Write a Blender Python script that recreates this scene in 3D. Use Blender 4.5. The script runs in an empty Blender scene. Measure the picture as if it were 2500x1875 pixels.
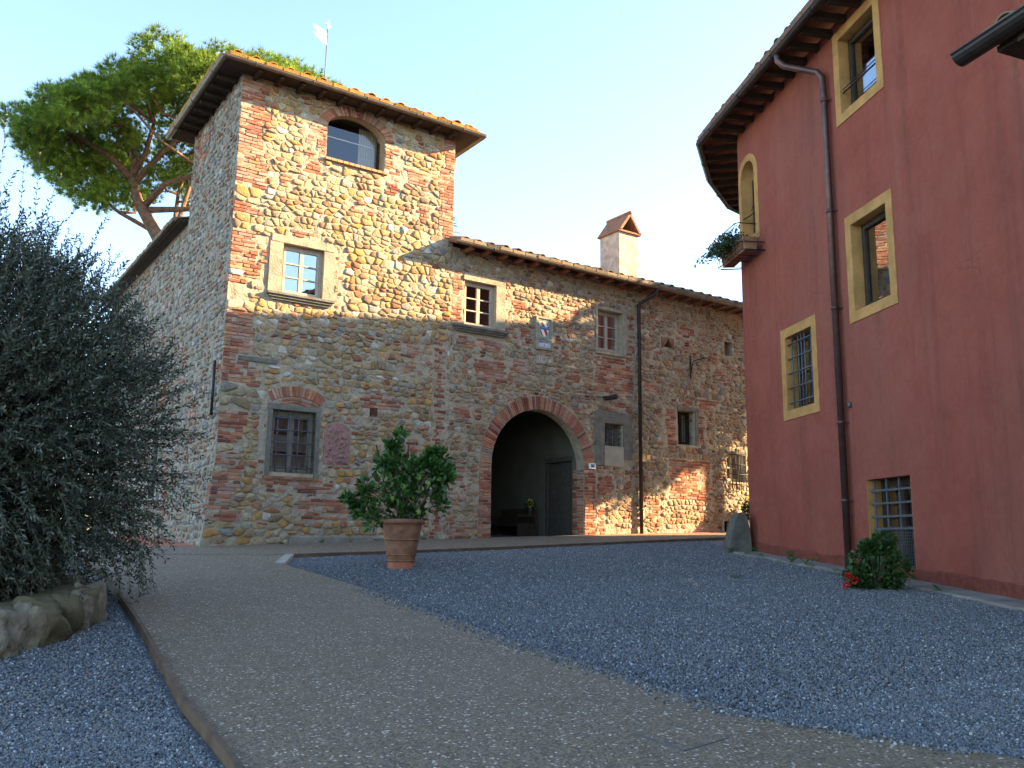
import bpy, math, random
from mathutils import Vector, Matrix, noise
R = math.radians
SC = bpy.context.scene
rnd = random.Random(11)

# ------------------------------------------------------------------ camera
cam_d = bpy.data.cameras.new("camera"); cam = bpy.data.objects.new("camera", cam_d)
SC.collection.objects.link(cam)
PITCH, ROLL = 0.1749993, 0.01294664
fw = Vector((0, math.cos(PITCH), math.sin(PITCH))); up0 = Vector((0, -math.sin(PITCH), math.cos(PITCH))); rt0 = Vector((1, 0, 0))
rt = rt0*math.cos(ROLL) + up0*math.sin(ROLL); up = up0*math.cos(ROLL) - rt0*math.sin(ROLL)
cam.matrix_world = Matrix(((rt.x, up.x, -fw.x, 0), (rt.y, up.y, -fw.y, 0), (rt.z, up.z, -fw.z, 1.6), (0, 0, 0, 1)))
cam_d.sensor_width = 36; cam_d.lens = 36*2150/2500; cam_d.clip_start = 0.05; cam_d.clip_end = 3000
SC.camera = cam
# ------------------------------------------------------------------ sky, sun, exposure
SUN_AZ, SUN_EL = R(78), R(22.5)
W = bpy.data.worlds.new("World"); SC.world = W; W.use_nodes = True
wn = W.node_tree.nodes; wl = W.node_tree.links
sky = wn.new('ShaderNodeTexSky'); sky.sky_type = 'NISHITA'; sky.sun_disc = False
sky.sun_elevation = SUN_EL; sky.sun_rotation = SUN_AZ; sky.air_density = 1.0; sky.dust_density = 0.5; sky.ozone_density = 1.35; sky.altitude = 100
bg = wn['Background']; bg.inputs['Strength'].default_value = 0.096
wl.new(sky.outputs[0], bg.inputs['Color'])
sd_ = Vector((math.cos(SUN_EL)*math.sin(SUN_AZ), math.cos(SUN_EL)*math.cos(SUN_AZ), math.sin(SUN_EL)))
sl = bpy.data.lights.new("sun", 'SUN'); sl.energy = 5.0; sl.angle = R(0.5); sl.color = (1.0, 0.71, 0.38)
so = bpy.data.objects.new("sun", sl); SC.collection.objects.link(so); so.rotation_euler = sd_.to_track_quat('Z', 'Y').to_euler(); so.location = (30, 10, 30)
SC.view_settings.view_transform = 'Standard'; SC.view_settings.look = 'None'; SC.view_settings.gamma = 1
SC.view_settings.exposure = 2.68
SC.render.engine = 'CYCLES'

# ------------------------------------------------------------------ materials
class NB:
    def __init__(s, name):
        s.m = bpy.data.materials.new(name); s.m.use_nodes = True
        s.t = s.m.node_tree; s.n = s.t.nodes; s.l = s.t.links; s.p = s.n['Principled BSDF']
        s.p.inputs['Roughness'].default_value = 0.9
        if 'Specular IOR Level' in s.p.inputs: s.p.inputs['Specular IOR Level'].default_value = 0.25
        s._c = None
    def node(s, t, **k):
        n = s.n.new(t)
        for a, b in k.items(): setattr(n, a, b)
        return n
    def co(s, space='Object'):
        if s._c is None: s._c = s.node('ShaderNodeTexCoord')
        return s._c.outputs[space]
    def noise(s, scale, detail=4, rough=0.55, stretch=None, space='Object', out='Fac'):
        n = s.node('ShaderNodeTexNoise'); n.inputs['Scale'].default_value = scale; n.inputs['Detail'].default_value = detail; n.inputs['Roughness'].default_value = rough
        v = s.co(space)
        if stretch:
            mp = s.node('ShaderNodeMapping'); mp.inputs['Scale'].default_value = stretch; s.l.new(v, mp.inputs[0]); v = mp.outputs[0]
        s.l.new(v, n.inputs['Vector']); return n.outputs[out]
    def voro(s, scale, feature='F1', out='Distance', rnd_=1.0):
        n = s.node('ShaderNodeTexVoronoi', feature=feature); n.inputs['Scale'].default_value = scale
        if 'Randomness' in n.inputs: n.inputs['Randomness'].default_value = rnd_
        s.l.new(s.co(), n.inputs['Vector']); return n.outputs[out]
    def ramp(s, fac, stops, interp='LINEAR'):
        r = s.node('ShaderNodeValToRGB'); e = r.color_ramp.elements; r.color_ramp.interpolation = interp
        while len(e) < len(stops): e.new(0.5)
        for i, (p, c) in enumerate(stops):
            e[i].position = p; e[i].color = (c, c, c, 1) if isinstance(c, (int, float)) else tuple(c)+(1,)
        s.l.new(fac, r.inputs[0]); return r.outputs[0]
    def mix(s, fac, a, b, mode='MIX'):
        m = s.node('ShaderNodeMix', data_type='RGBA', blend_type=mode)
        for sock, v in ((0, fac), (6, a), (7, b)):
            if isinstance(v, (int, float)): m.inputs[sock].default_value = v
            elif isinstance(v, tuple): m.inputs[sock].default_value = v+(1,) if len(v) == 3 else v
            else: s.l.new(v, m.inputs[sock])
        return m.outputs[2]
    def math(s, op, a, b=0.0):
        m = s.node('ShaderNodeMath', operation=op)
        for i, v in enumerate((a, b)):
            if isinstance(v, (int, float)): m.inputs[i].default_value = v
            else: s.l.new(v, m.inputs[i])
        return m.outputs[0]
    def col(s, v):
        if isinstance(v, tuple): s.p.inputs['Base Color'].default_value = v+(1,)
        else: s.l.new(v, s.p.inputs['Base Color'])
        return s
    def bump(s, h, strength=0.5, dist=0.01):
        b = s.node('ShaderNodeBump'); b.inputs['Strength'].default_value = strength; b.inputs['Distance'].default_value = dist
        s.l.new(h, b.inputs['Height']); s.l.new(b.outputs[0], s.p.inputs['Normal']); return s
    def rough(s, r, spec=None):
        s.p.inputs['Roughness'].default_value = r
        if spec is not None: s.p.inputs['Specular IOR Level'].default_value = spec
        return s
    def attr(s): 
        a = s.node('ShaderNodeAttribute', attribute_name='Col'); return a.outputs['Color']

def mat_attr(name, lo=0.72, hi=1.22, scale=14, bs=45, bstr=0.6, bd=0.012, rough=0.92, grime=None):
    b = NB(name); n1 = b.noise(scale, 5, 0.65)
    f = b.ramp(n1, [(0.25, lo), (0.75, hi)])
    c = b.mix(1.0, b.attr(), f, 'MULTIPLY')
    if grime:
        g = b.ramp(b.noise(0.9, 4, 0.6), [(0.5, 0.0), (0.72, grime[1])])
        c = b.mix(g, c, grime[0])
    b.col(c); b.bump(b.noise(bs, 6, 0.7), bstr, bd); b.rough(rough); return b.m
def mat_plain(name, c, rough=0.8, var=0.15, scale=8, bs=40, bstr=0.25, bd=0.006, metal=0.0, spec=None):
    b = NB(name); n1 = b.noise(scale, 5, 0.6)
    lo = tuple(x*(1-var) for x in c); hi = tuple(min(1, x*(1+var)) for x in c)
    b.col(b.ramp(n1, [(0.3, lo), (0.7, hi)])); b.bump(b.noise(bs, 5, 0.65), bstr, bd); b.rough(rough, spec)
    b.p.inputs['Metallic'].default_value = metal; return b.m

M = {}
M['stone'] = mat_attr('rubble_stone', 0.60, 1.30, 13, 34, 1.0, 0.035, grime=((0.20, 0.18, 0.145), 0.45))
M['brick'] = mat_attr('old_brick', 0.66, 1.25, 16, 60, 0.7, 0.008, grime=((0.26, 0.22, 0.17), 0.35))
M['paint'] = mat_attr('painted', 0.93, 1.07, 20, 40, 0.1, 0.002, 0.5)
b = NB('lime_mortar'); n = b.noise(3.5, 6, 0.65); c = b.ramp(n, [(0.3, (0.31, 0.255, 0.18)), (0.5, (0.395, 0.33, 0.235)), (0.72, (0.47, 0.395, 0.285))])
c = b.mix(b.ramp(b.noise(0.7, 4), [(0.52, 0.0), (0.68, 0.5)]), c, (0.36, 0.24, 0.18)); b.col(c)
b.bump(b.math('ADD', b.noise(22, 6, 0.7), b.math('MULTIPLY', b.noise(7, 3), 2.0)), 1.0, 0.03); M['mortar'] = b.m
b = NB('pale_mortar'); n = b.noise(5, 6, 0.7); c = b.ramp(n, [(0.3, (0.26, 0.225, 0.17)), (0.55, (0.35, 0.305, 0.235)), (0.75, (0.44, 0.405, 0.345))])
c = b.mix(b.ramp(b.noise(1.1, 5), [(0.5, 0.0), (0.66, 0.55)]), c, (0.40, 0.22, 0.16)); b.col(c)
b.bump(b.math('ADD', b.noise(18, 6, 0.75), b.math('MULTIPLY', b.noise(6, 3), 2.0)), 1.0, 0.05); M['mortar_side'] = b.m
b = NB('red_plaster'); n = b.noise(1.2, 6, 0.6); c = b.ramp(n, [(0.25, (0.245, 0.060, 0.039)), (0.5, (0.285, 0.073, 0.047)), (0.78, (0.325, 0.094, 0.062))])
c = b.mix(b.ramp(b.noise(0.5, 5, 0.65, (1, 1, 0.35)), [(0.46, 0.0), (0.68, 0.55)]), c, (0.25, 0.098, 0.068))
c = b.mix(b.ramp(b.noise(2.6, 6, 0.75, (1, 1, 0.07)), [(0.52, 0.0), (0.70, 0.55)]), c, (0.155, 0.048, 0.034))
c = b.mix(b.ramp(b.noise(1.9, 6, 0.75, (1, 1, 0.10)), [(0.58, 0.0), (0.74, 0.30)]), c, (0.36, 0.14, 0.10))
c = b.mix(b.ramp(b.voro(6.0), [(0.0, 1.0), (0.014, 0.9), (0.030, 0.0)]), c, (0.52, 0.40, 0.33))
crk = b.node('ShaderNodeTexVoronoi', feature='DISTANCE_TO_EDGE'); crk.inputs['Scale'].default_value = 0.55
wv_ = b.node('ShaderNodeMix', data_type='VECTOR'); wv_.inputs[0].default_value = 0.22; b.l.new(b.co(), wv_.inputs[4]); b.l.new(b.noise(1.8, 5, 0.7, out='Color'), wv_.inputs[5]); b.l.new(wv_.outputs[1], crk.inputs['Vector'])
c = b.mix(b.math('MULTIPLY', b.ramp(crk.outputs[0], [(0.0, 0.5), (0.003, 0.0)]), b.ramp(b.noise(0.6, 2), [(0.5, 0.0), (0.6, 1.0)])), c, (0.10, 0.035, 0.025))
c = b.mix(b.ramp(b.noise(9, 4), [(0.4, 0.0), (0.8, 0.2)]), c, (0.38, 0.15, 0.10)); b.col(c)
b.bump(b.math('ADD', b.noise(75, 6, 0.7), b.math('MULTIPLY', b.noise(4, 3), 3.0)), 0.75, 0.02); M['redwall'] = b.m
M['redbase'] = mat_plain('red_base_render', (0.20, 0.056, 0.036), 0.95, 0.3, 12, 40, 1.0, 0.03)
M['ochre'] = mat_plain('ochre_paint', (0.41, 0.225, 0.078), 0.9, 0.24, 4, 60, 0.4, 0.006)
M['pietra'] = mat_plain('grey_sandstone', (0.30, 0.27, 0.20), 0.95, 0.3, 5, 22, 0.9, 0.02)
M['slate'] = mat_plain('dark_sandstone', (0.16, 0.15, 0.125), 0.95, 0.3, 6, 25, 0.8, 0.015)
M['plaster'] = mat_plain('smooth_plaster', (0.36, 0.32, 0.25), 0.95, 0.18, 3, 20, 0.6, 0.012)
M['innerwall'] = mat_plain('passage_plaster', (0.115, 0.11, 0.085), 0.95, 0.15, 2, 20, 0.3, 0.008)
M['cement'] = mat_plain('cement_plinth', (0.25, 0.23, 0.195), 0.95, 0.3, 3, 18, 1.0, 0.02)
M['pinkrelief'] = mat_plain('pink_stucco', (0.34, 0.19, 0.16), 0.95, 0.28, 9, 16, 1.0, 0.04)
M['wood'] = mat_plain('greyed_wood', (0.42, 0.37, 0.29), 0.7, 0.12, 10, 60, 0.3, 0.003)
M['oldwood'] = mat_plain('weathered_wood', (0.23, 0.19, 0.15), 0.8, 0.2, 10, 60, 0.4, 0.004)
M['darkwood'] = mat_plain('dark_rafter_wood', (0.045, 0.032, 0.022), 0.85, 0.3, 8, 40, 0.4, 0.006)
M['doorwood'] = mat_plain('door_wood', (0.075, 0.065, 0.05), 0.7, 0.2, 8, 40, 0.3, 0.004)
M['soffit'] = mat_plain('soffit_tile', (0.20, 0.085, 0.055), 0.9, 0.3, 8, 40, 0.4, 0.006)
M['copper'] = mat_plain('brown_copper', (0.105, 0.062, 0.055), 0.42, 0.25, 7, 30, 0.15, 0.002, 0.55)
M['gutter'] = mat_plain('grey_gutter', (0.15, 0.12, 0.095), 0.45, 0.25, 7, 30, 0.15, 0.002, 0.4)
M['blackpipe'] = mat_plain('dark_pipe', (0.035, 0.028, 0.026), 0.45, 0.25, 7, 30, 0.15, 0.002, 0.3)
M['iron'] = mat_plain('wrought_iron', (0.10, 0.11, 0.125), 0.55, 0.25, 12, 40, 0.3, 0.002, 0.3)
M['blackiron'] = mat_plain('black_iron', (0.025, 0.023, 0.025), 0.6, 0.25, 12, 40, 0.3, 0.002, 0.3)
M['dark'] = mat_plain('unlit_interior', (0.012, 0.011, 0.010), 0.95, 0.2)  # near-black colour stands in for the shade inside rooms and hollows
M['curtain'] = mat_plain('curtain_cloth', (0.42, 0.36, 0.28), 0.95, 0.12, 12)
M['terracotta'] = mat_plain('terracotta', (0.26, 0.13, 0.075), 0.9, 0.35, 6, 50, 0.5, 0.006)
M['paver'] = mat_plain('terracotta_paving', (0.42, 0.15, 0.09), 0.9, 0.2, 6, 50, 0.4, 0.005)
M['soil'] = mat_plain('dry_soil', (0.07, 0.052, 0.035), 1.0, 0.3, 9, 25, 1.0, 0.03)
M['mossrock'] = mat_plain('mossy_rock', (0.115, 0.095, 0.05), 0.95, 0.5, 4, 16, 1.0, 0.03)
M['greyrock'] = mat_plain('pale_rock', (0.21, 0.175, 0.12), 0.95, 0.45, 9, 28, 1.0, 0.03)
M['flag'] = mat_plain('flagstone', (0.115, 0.11, 0.09), 0.9, 0.4, 4, 25, 0.9, 0.012)
M['slab'] = mat_plain('pale_flagstone', (0.20, 0.185, 0.155), 0.9, 0.35, 4, 25, 0.9, 0.012)
M['white'] = mat_plain('white_paint', (0.80, 0.80, 0.78), 0.5, 0.03)
M['dateink'] = mat_plain('faded_white_paint', (0.50, 0.48, 0.42), 0.8, 0.1)
M['blueink'] = mat_plain('blue_enamel', (0.03, 0.06, 0.22), 0.4, 0.05)
M['bark'] = mat_plain('pine_bark', (0.17, 0.095, 0.06), 0.95, 0.4, 7, 14, 1.0, 0.05)
M['olivebark'] = mat_plain('olive_bark', (0.13, 0.115, 0.085), 0.95, 0.35, 7, 14, 1.0, 0.03)
M['chimney'] = mat_plain('chimney_render', (0.46, 0.37, 0.30), 0.95, 0.3, 5, 22, 0.8, 0.02)
M['blueflower'] = mat_plain('mauve_lichen', (0.20, 0.20, 0.33), 0.95, 0.3)
def tile_mat(name, base, moss, amt):
    b = NB(name); oi = b.node('ShaderNodeObjectInfo')
    c = b.ramp(oi.outputs['Random'], [(0.0, tuple(x*0.6 for x in base)), (0.5, base), (1.0, tuple(min(1, x*1.35) for x in base))])
    c = b.mix(b.ramp(b.noise(9, 6, 0.7, space='Object'), [(0.5-amt*0.35, 0.0), (0.62, min(1, 0.4+amt))]), c, moss)
    c = b.mix(b.ramp(b.noise(4, 5, 0.7), [(0.5, 0.0), (0.7, 0.45)]), c, (0.07, 0.06, 0.05))
    b.col(c); b.bump(b.noise(30, 6, 0.7), 1.0, 0.02); return b.m
M['tile_tower'] = tile_mat('mossy_roof_tile', (0.31, 0.15, 0.06), (0.42, 0.24, 0.03), 0.5)
M['tile_wing'] = tile_mat('lichen_roof_tile', (0.27, 0.16, 0.10), (0.21, 0.19, 0.13), 0.6)
M['tile_red'] = tile_mat('red_house_roof_tile', (0.26, 0.13, 0.09), (0.17, 0.15, 0.12), 0.4)
def leaf_mat(name, front, back, trans=0.25, rough=0.5, var=0.35, spec=0.35):
    b = NB(name); a = b.attr()
    geo = b.node('ShaderNodeNewGeometry')
    c = b.mix(geo.outputs['Backfacing'], front, back)
    c = b.mix(1.0, c, a, 'MULTIPLY'); b.col(c); b.rough(rough, spec)
    tr = b.node('ShaderNodeBsdfTranslucent'); b.l.new(c, tr.inputs[0])
    mx = b.node('ShaderNodeMixShader'); mx.inputs[0].default_value = trans
    b.l.new(b.p.outputs[0], mx.inputs[1]); b.l.new(tr.outputs[0], mx.inputs[2]); b.l.new(mx.outputs[0], b.n['Material Output'].inputs[0]); return b.m
M['olive'] = leaf_mat('olive_leaf', (0.030, 0.045, 0.024), (0.14, 0.165, 0.12), 0.15, 0.55, spec=0.2)
M['pine'] = leaf_mat('pine_needle', (0.17, 0.26, 0.028), (0.17, 0.26, 0.028), 0.4, 0.6)
M['lemon'] = leaf_mat('lemon_leaf', (0.034, 0.095, 0.016), (0.06, 0.14, 0.03), 0.25, 0.35, spec=0.5)
M['ivy'] = leaf_mat('ivy_leaf', (0.025, 0.06, 0.02), (0.05, 0.09, 0.03), 0.15, 0.4)
M['geran'] = leaf_mat('geranium_leaf', (0.04, 0.095, 0.02), (0.055, 0.11, 0.03), 0.2, 0.5)
M['petal'] = leaf_mat('red_petal', (0.55, 0.02, 0.02), (0.55, 0.02, 0.02), 0.2, 0.5)
M['yellowpetal'] = leaf_mat('yellow_petal', (0.65, 0.55, 0.08), (0.6, 0.5, 0.08), 0.2, 0.5)
M['cedar'] = leaf_mat('cedar_needle', (0.07, 0.12, 0.07), (0.07, 0.12, 0.07), 0.2, 0.6)
M['fruit'] = mat_plain('green_lemon', (0.16, 0.28, 0.05), 0.4, 0.15)
def glass(name, f0, f1):
  b = NB(name)
  gl = b.node('ShaderNodeBsdfGlossy'); gl.inputs['Roughness'].default_value = 0.005; gl.inputs['Color'].default_value = (0.9, 0.95, 1, 1)
  tp = b.node('ShaderNodeBsdfTransparent'); tp.inputs['Color'].default_value = (0.8, 0.84, 0.84, 1)
  lw = b.node('ShaderNodeLayerWeight'); lw.inputs['Blend'].default_value = 0.35
  mx = b.node('ShaderNodeMixShader'); b.l.new(b.ramp(lw.outputs['Fresnel'], [(0.0, f0), (0.6, f1)]), mx.inputs[0])
  b.l.new(tp.outputs[0], mx.inputs[1]); b.l.new(gl.outputs[0], mx.inputs[2]); b.l.new(mx.outputs[0], b.n['Material Output'].inputs[0]); return b.m
M['glass'] = glass('window_glass', 0.22, 0.9); M['glass_dim'] = glass('old_window_glass', 0.05, 0.35)
# ground materials
def pebble_ground(name, scale, palette, bstr, speck=0.0, big=((0.5, 0.0), (0.8, 0.25)), tint=(0.2, 0.15, 0.1)):
    b = NB(name)
    vc = b.node('ShaderNodeTexVoronoi'); vc.inputs['Scale'].default_value = scale; b.l.new(b.co(), vc.inputs['Vector'])
    sp = b.node('ShaderNodeSeparateColor'); b.l.new(vc.outputs['Color'], sp.inputs[0])
    c = b.ramp(sp.outputs[0], palette, 'CONSTANT')
    c = b.mix(b.ramp(vc.outputs['Distance'], [(0.4, 0.0), (0.8, 0.5)]), c, tuple(x*0.45 for x in palette[1][1]))
    c = b.mix(b.ramp(b.noise(0.8, 5, 0.6), list(big)), c, tint); c = b.mix(b.ramp(b.noise(2.3, 6, 0.75), [(0.50, 0.0), (0.72, 0.35)]), c, tuple(x*0.5 for x in palette[1][1])); b.col(c)
    h = b.math('SUBTRACT', 1.0, vc.outputs['Distance'])
    b.bump(h, bstr, 0.01); b.rough(0.75, 0.4); return b.m
GP = [(0.0, (0.068, 0.076, 0.082)), (0.2, (0.118, 0.13, 0.14)), (0.45, (0.160, 0.172, 0.184)), (0.68, (0.092, 0.10, 0.108)), (0.82, (0.22, 0.235, 0.245)), (0.91, (0.22, 0.18, 0.13)), (0.965, (0.42, 0.43, 0.42))]
M['gravel'] = pebble_ground('blue_grey_gravel', 48, GP, 0.9, big=((0.55, 0.0), (0.85, 0.2)))
M['drive'] = pebble_ground('exposed_aggregate', 75, [(0.0, (0.12, 0.088, 0.052)), (0.22, (0.195, 0.145, 0.085)), (0.5, (0.245, 0.187, 0.115)), (0.70, (0.145, 0.112, 0.078)), (0.82, (0.26, 0.205, 0.14)), (0.955, (0.60, 0.53, 0.42))], 0.45, big=((0.48, 0.0), (0.75, 0.28)), tint=(0.20, 0.155, 0.11))
M['edging'] = mat_plain('rusty_and_shadow_edging', (0.13, 0.085, 0.055), 0.85, 0.35, 5, 30, 0.6, 0.006)
b = NB('gravel_chip'); oi = b.node('ShaderNodeObjectInfo'); b.col(b.ramp(oi.outputs['Random'], GP, 'CONSTANT')); b.rough(0.75, 0.4); b.bump(b.noise(3, 3), 0.3, 0.05); M['chip'] = b.m

# ------------------------------------------------------------------ mesh helpers
ORG = {}
class MB:
    def __init__(s): s.v = []; s.f = []; s.c = []
    def add(s, vs, fs, col=(1, 1, 1)):
        o = len(s.v); s.v += [tuple(p) for p in vs]; s.f += [tuple(i+o for i in f) for f in fs]
        s.c += [col]*len(vs) if not isinstance(col, list) else col
    def box(s, F, a0, a1, z0, z1, o0, o1, col=(1, 1, 1)):
        P = [F(a, z, o) for o in (o0, o1) for z in (z0, z1) for a in (a0, a1)]
        s.add(P, [(0, 1, 3, 2), (4, 6, 7, 5), (0, 4, 5, 1), (2, 3, 7, 6), (0, 2, 6, 4), (1, 5, 7, 3)], col)
    def hexa(s, P, col=(1, 1, 1)):
        s.add(P, [(0, 1, 3, 2), (4, 6, 7, 5), (0, 4, 5, 1), (2, 3, 7, 6), (0, 2, 6, 4), (1, 5, 7, 3)], col)
    def tube(s, pts, r, n=8, col=(1, 1, 1), cap=True):
        pts = [Vector(p) for p in pts]; m = len(pts)
        rs = r if isinstance(r, (list, tuple)) else [r]*m
        vs = []; prev = None
        for i, p in enumerate(pts):
            d = (pts[min(i+1, m-1)]-pts[max(i-1, 0)])
            d = d.normalized() if d.length > 1e-9 else Vector((0, 0, 1))
            if prev is None:
                a = Vector((0, 0, 1)) if abs(d.z) < 0.9 else Vector((1, 0, 0)); x = d.cross(a).normalized()
            else: x = (prev - d*prev.dot(d)).normalized()
            prev = x; y = d.cross(x)
            for k in range(n):
                t = 2*math.pi*k/n; vs.append(p + (x*math.cos(t)+y*math.sin(t))*rs[i])
        fs = [(i*n+k, i*n+(k+1) % n, (i+1)*n+(k+1) % n, (i+1)*n+k) for i in range(m-1) for k in range(n)]
        if cap: fs += [tuple(range(n))[::-1], tuple(range((m-1)*n, m*n))]
        s.add(vs, fs, col)
    def lathe(s, c, prof, n=28, col=(1, 1, 1)):
        vs = []; c = Vector(c)
        for (r, z) in prof:
            for k in range(n):
                t = 2*math.pi*k/n; vs.append(c+Vector((r*math.cos(t), r*math.sin(t), z)))
        m = len(prof)
        fs = [(i*n+k, i*n+(k+1) % n, (i+1)*n+(k+1) % n, (i+1)*n+k) for i in range(m-1) for k in range(n)]
        fs += [tuple(range(n))[::-1], tuple(range((m-1)*n, m*n))]
        s.add(vs, fs, col)
    def mesh(s, name, mat, org=Vector((0, 0, 0)), smooth=False):
        me = bpy.data.meshes.new(name)
        me.from_pydata([(p[0]-org[0], p[1]-org[1], p[2]-org[2]) for p in s.v], [], s.f)
        a = me.color_attributes.new('Col', 'FLOAT_COLOR', 'POINT')
        buf = []
        for c in s.c: buf += [c[0], c[1], c[2], 1.0]
        a.data.foreach_set('color', buf)
        if smooth: me.polygons.foreach_set('use_smooth', [True]*len(me.polygons))
        me.materials.append(mat); me.update(); return me
    def build(s, name, mat, parent=None, base=None, smooth=False, label=None, cat=None, group=None, kind=None):
        org = ORG[parent.name] if parent else Vector(base if base is not None else (0, 0, 0))
        o = bpy.data.objects.new(name, s.mesh(name, mat, org, smooth)); SC.collection.objects.link(o)
        if parent: o.parent = parent
        else: o.location = org
        ORG[o.name] = org
        tag(o, label, cat, group, kind); return o
def tag(o, label=None, cat=None, group=None, kind=None):
    if label: o['label'] = label
    if cat: o['category'] = cat
    if group: o['group'] = group
    if kind: o['kind'] = kind
    return o
def thing(name, label, cat, loc, group=None):
    o = bpy.data.objects.new(name, None); SC.collection.objects.link(o); o.location = loc; o.empty_display_size = 0.2
    ORG[o.name] = Vector(loc); return tag(o, label, cat, group)
def rock(mb, c, r, seed, col=(1, 1, 1), n=10, m=7, amp=0.22, flat=1.0):
    c = Vector(c); vs = []; fs = []
    for i in range(m+1):
        th = math.pi*i/m
        for k in range(n):
            ph = 2*math.pi*k/n; d = Vector((math.sin(th)*math.cos(ph), math.sin(th)*math.sin(ph), math.cos(th)))
            d2 = Vector([math.copysign(abs(x)**0.75, x) for x in d])
            q = 1+amp*2*noise.noise(d*1.6+Vector((seed*3.1, seed*1.7, 0)))+(amp*.8*abs(noise.noise(d*4.3+Vector((seed, 2, seed))))-amp*.3+amp*.3*noise.noise(d*11+Vector((0, seed, 3))) if n >= 16 else 0)
            vs.append(c+Vector((d2.x*r[0], d2.y*r[1], d2.z*r[2]))*q)
    for i in range(m):
        for k in range(n): fs.append((i*n+k, (i+1)*n+k, (i+1)*n+(k+1) % n, i*n+(k+1) % n))
    mb.add(vs, fs, col)

# ------------------------------------------------------------------ frames (metres on the real walls)
C0 = Vector((-5.8034, 17.0, 0)); U = Vector((0.82499, 0.56515, 0)); N = Vector((0.56515, -0.82499, 0)); Z = Vector((0, 0, 1))
def bat(z): return max(0.0, min(1.0, (3.3-z)/2.0))**1.3
def FR(s, z, o=0):
    if s < 1.5: s = s-0.19*bat(z)*max(0, (1.5-s)/1.4)
    return C0+U*s+N*o+Z*z
def SD(t, z, o=0):
    o = o+0.19*bat(z)*max(0, min(1, 1-(t-1.0)/2.0))
    return C0+U*(0.1-o)-N*t+Z*z
P0R = Vector((4.437, 16.417, 0)); ang = R(-9); UR = Vector((math.sin(ang), math.cos(ang), 0)); NR = Vector((-math.cos(ang), math.sin(ang), 0))
def RD(s, z, o=0):
    s1 = -0.10; RR = 0.7; L = RR*R(28)
    if s <= s1: return P0R+UR*s+NR*o+Z*z
    q = min(s-s1, L); ph = q/RR
    d = UR*math.cos(ph)-NR*math.sin(ph); nn = NR*math.cos(ph)+UR*math.sin(ph)
    p = P0R+UR*(s1+RR*math.sin(ph))-NR*(RR*(1-math.cos(ph)))
    return p+d*(s-s1-q)+nn*o+Z*z
def gz(x, y):
    yy = max(-30, min(36, y)); zz = 0.1+0.0108*max(-60, min(60, x))+(0.0996*yy-0.00135*yy*yy if yy > 0 else 0.03*yy)
    return zz

# ------------------------------------------------------------------ convex polygon tools
def clip(poly, nx, nz, d):      # keep nx*x+nz*z <= d
    out = []; m = len(poly)
    for i in range(m):
        a = poly[i]; b_ = poly[(i+1) % m]
        da = nx*a[0]+nz*a[1]-d; db = nx*b_[0]+nz*b_[1]-d
        if da <= 0: out.append(a)
        if (da < 0 < db) or (db < 0 < da):
            t = da/(da-db); out.append((a[0]+t*(b_[0]-a[0]), a[1]+t*(b_[1]-a[1])))
    return out
def parea(p): return 0.5*sum(p[i][0]*p[(i+1) % len(p)][1]-p[(i+1) % len(p)][0]*p[i][1] for i in range(len(p)))
def cen(p): return (sum(q[0] for q in p)/len(p), sum(q[1] for q in p)/len(p))
def inset(p, g):
    q = list(p); m = len(p)
    for i in range(m):
        a, b_ = p[i], p[(i+1) % m]; ex, ez = b_[0]-a[0], b_[1]-a[1]; L = math.hypot(ex, ez)
        if L < 1e-6: continue
        nx, nz = ez/L, -ex/L
        q = clip(q, nx, nz, nx*a[0]+nz*a[1]-g)
        if len(q) < 3: return []
    return q
def chaikin(p, k=0.25):
    out = []; m = len(p)
    for i in range(m):
        a, b_ = p[i], p[(i+1) % m]
        out.append((a[0]*(1-k)+b_[0]*k, a[1]*(1-k)+b_[1]*k)); out.append((a[0]*k+b_[0]*(1-k), a[1]*k+b_[1]*(1-k)))
    return out
def rect(a, b_, c, d): return [(a, c), (b_, c), (b_, d), (a, d)]
def archpoly(a, b_, c, zs, top, n=16):
    m = (a+b_)/2; r = (b_-a)/2; h = top-zs
    return [(a, c), (b_, c)]+[(m+r*math.cos(math.pi*i/n), zs+h*math.sin(math.pi*i/n)) for i in range(0, n+1)]
def subtract(poly, hole):        # cut a convex hole out of a small convex cell
    hx0 = min(p[0] for p in hole); hx1 = max(p[0] for p in hole); hz0 = min(p[1] for p in hole); hz1 = max(p[1] for p in hole)
    if max(p[0] for p in poly) < hx0 or min(p[0] for p in poly) > hx1 or max(p[1] for p in poly) < hz0 or min(p[1] for p in poly) > hz1: return poly
    cx, cz = cen(poly); best = None; m = len(hole)
    for i in range(m):
        a, b_ = hole[i], hole[(i+1) % m]; ex, ez = b_[0]-a[0], b_[1]-a[1]; L = math.hypot(ex, ez)
        if L < 1e-6: continue
        nx, nz = ez/L, -ex/L; d = nx*(cx-a[0])+nz*(cz-a[1])
        if best is None or d > best[0]: best = (d, nx, nz, nx*a[0]+nz*a[1])
    if best[0] < 0: return []
    return clip(poly, -best[1], -best[2], -best[3])

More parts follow.
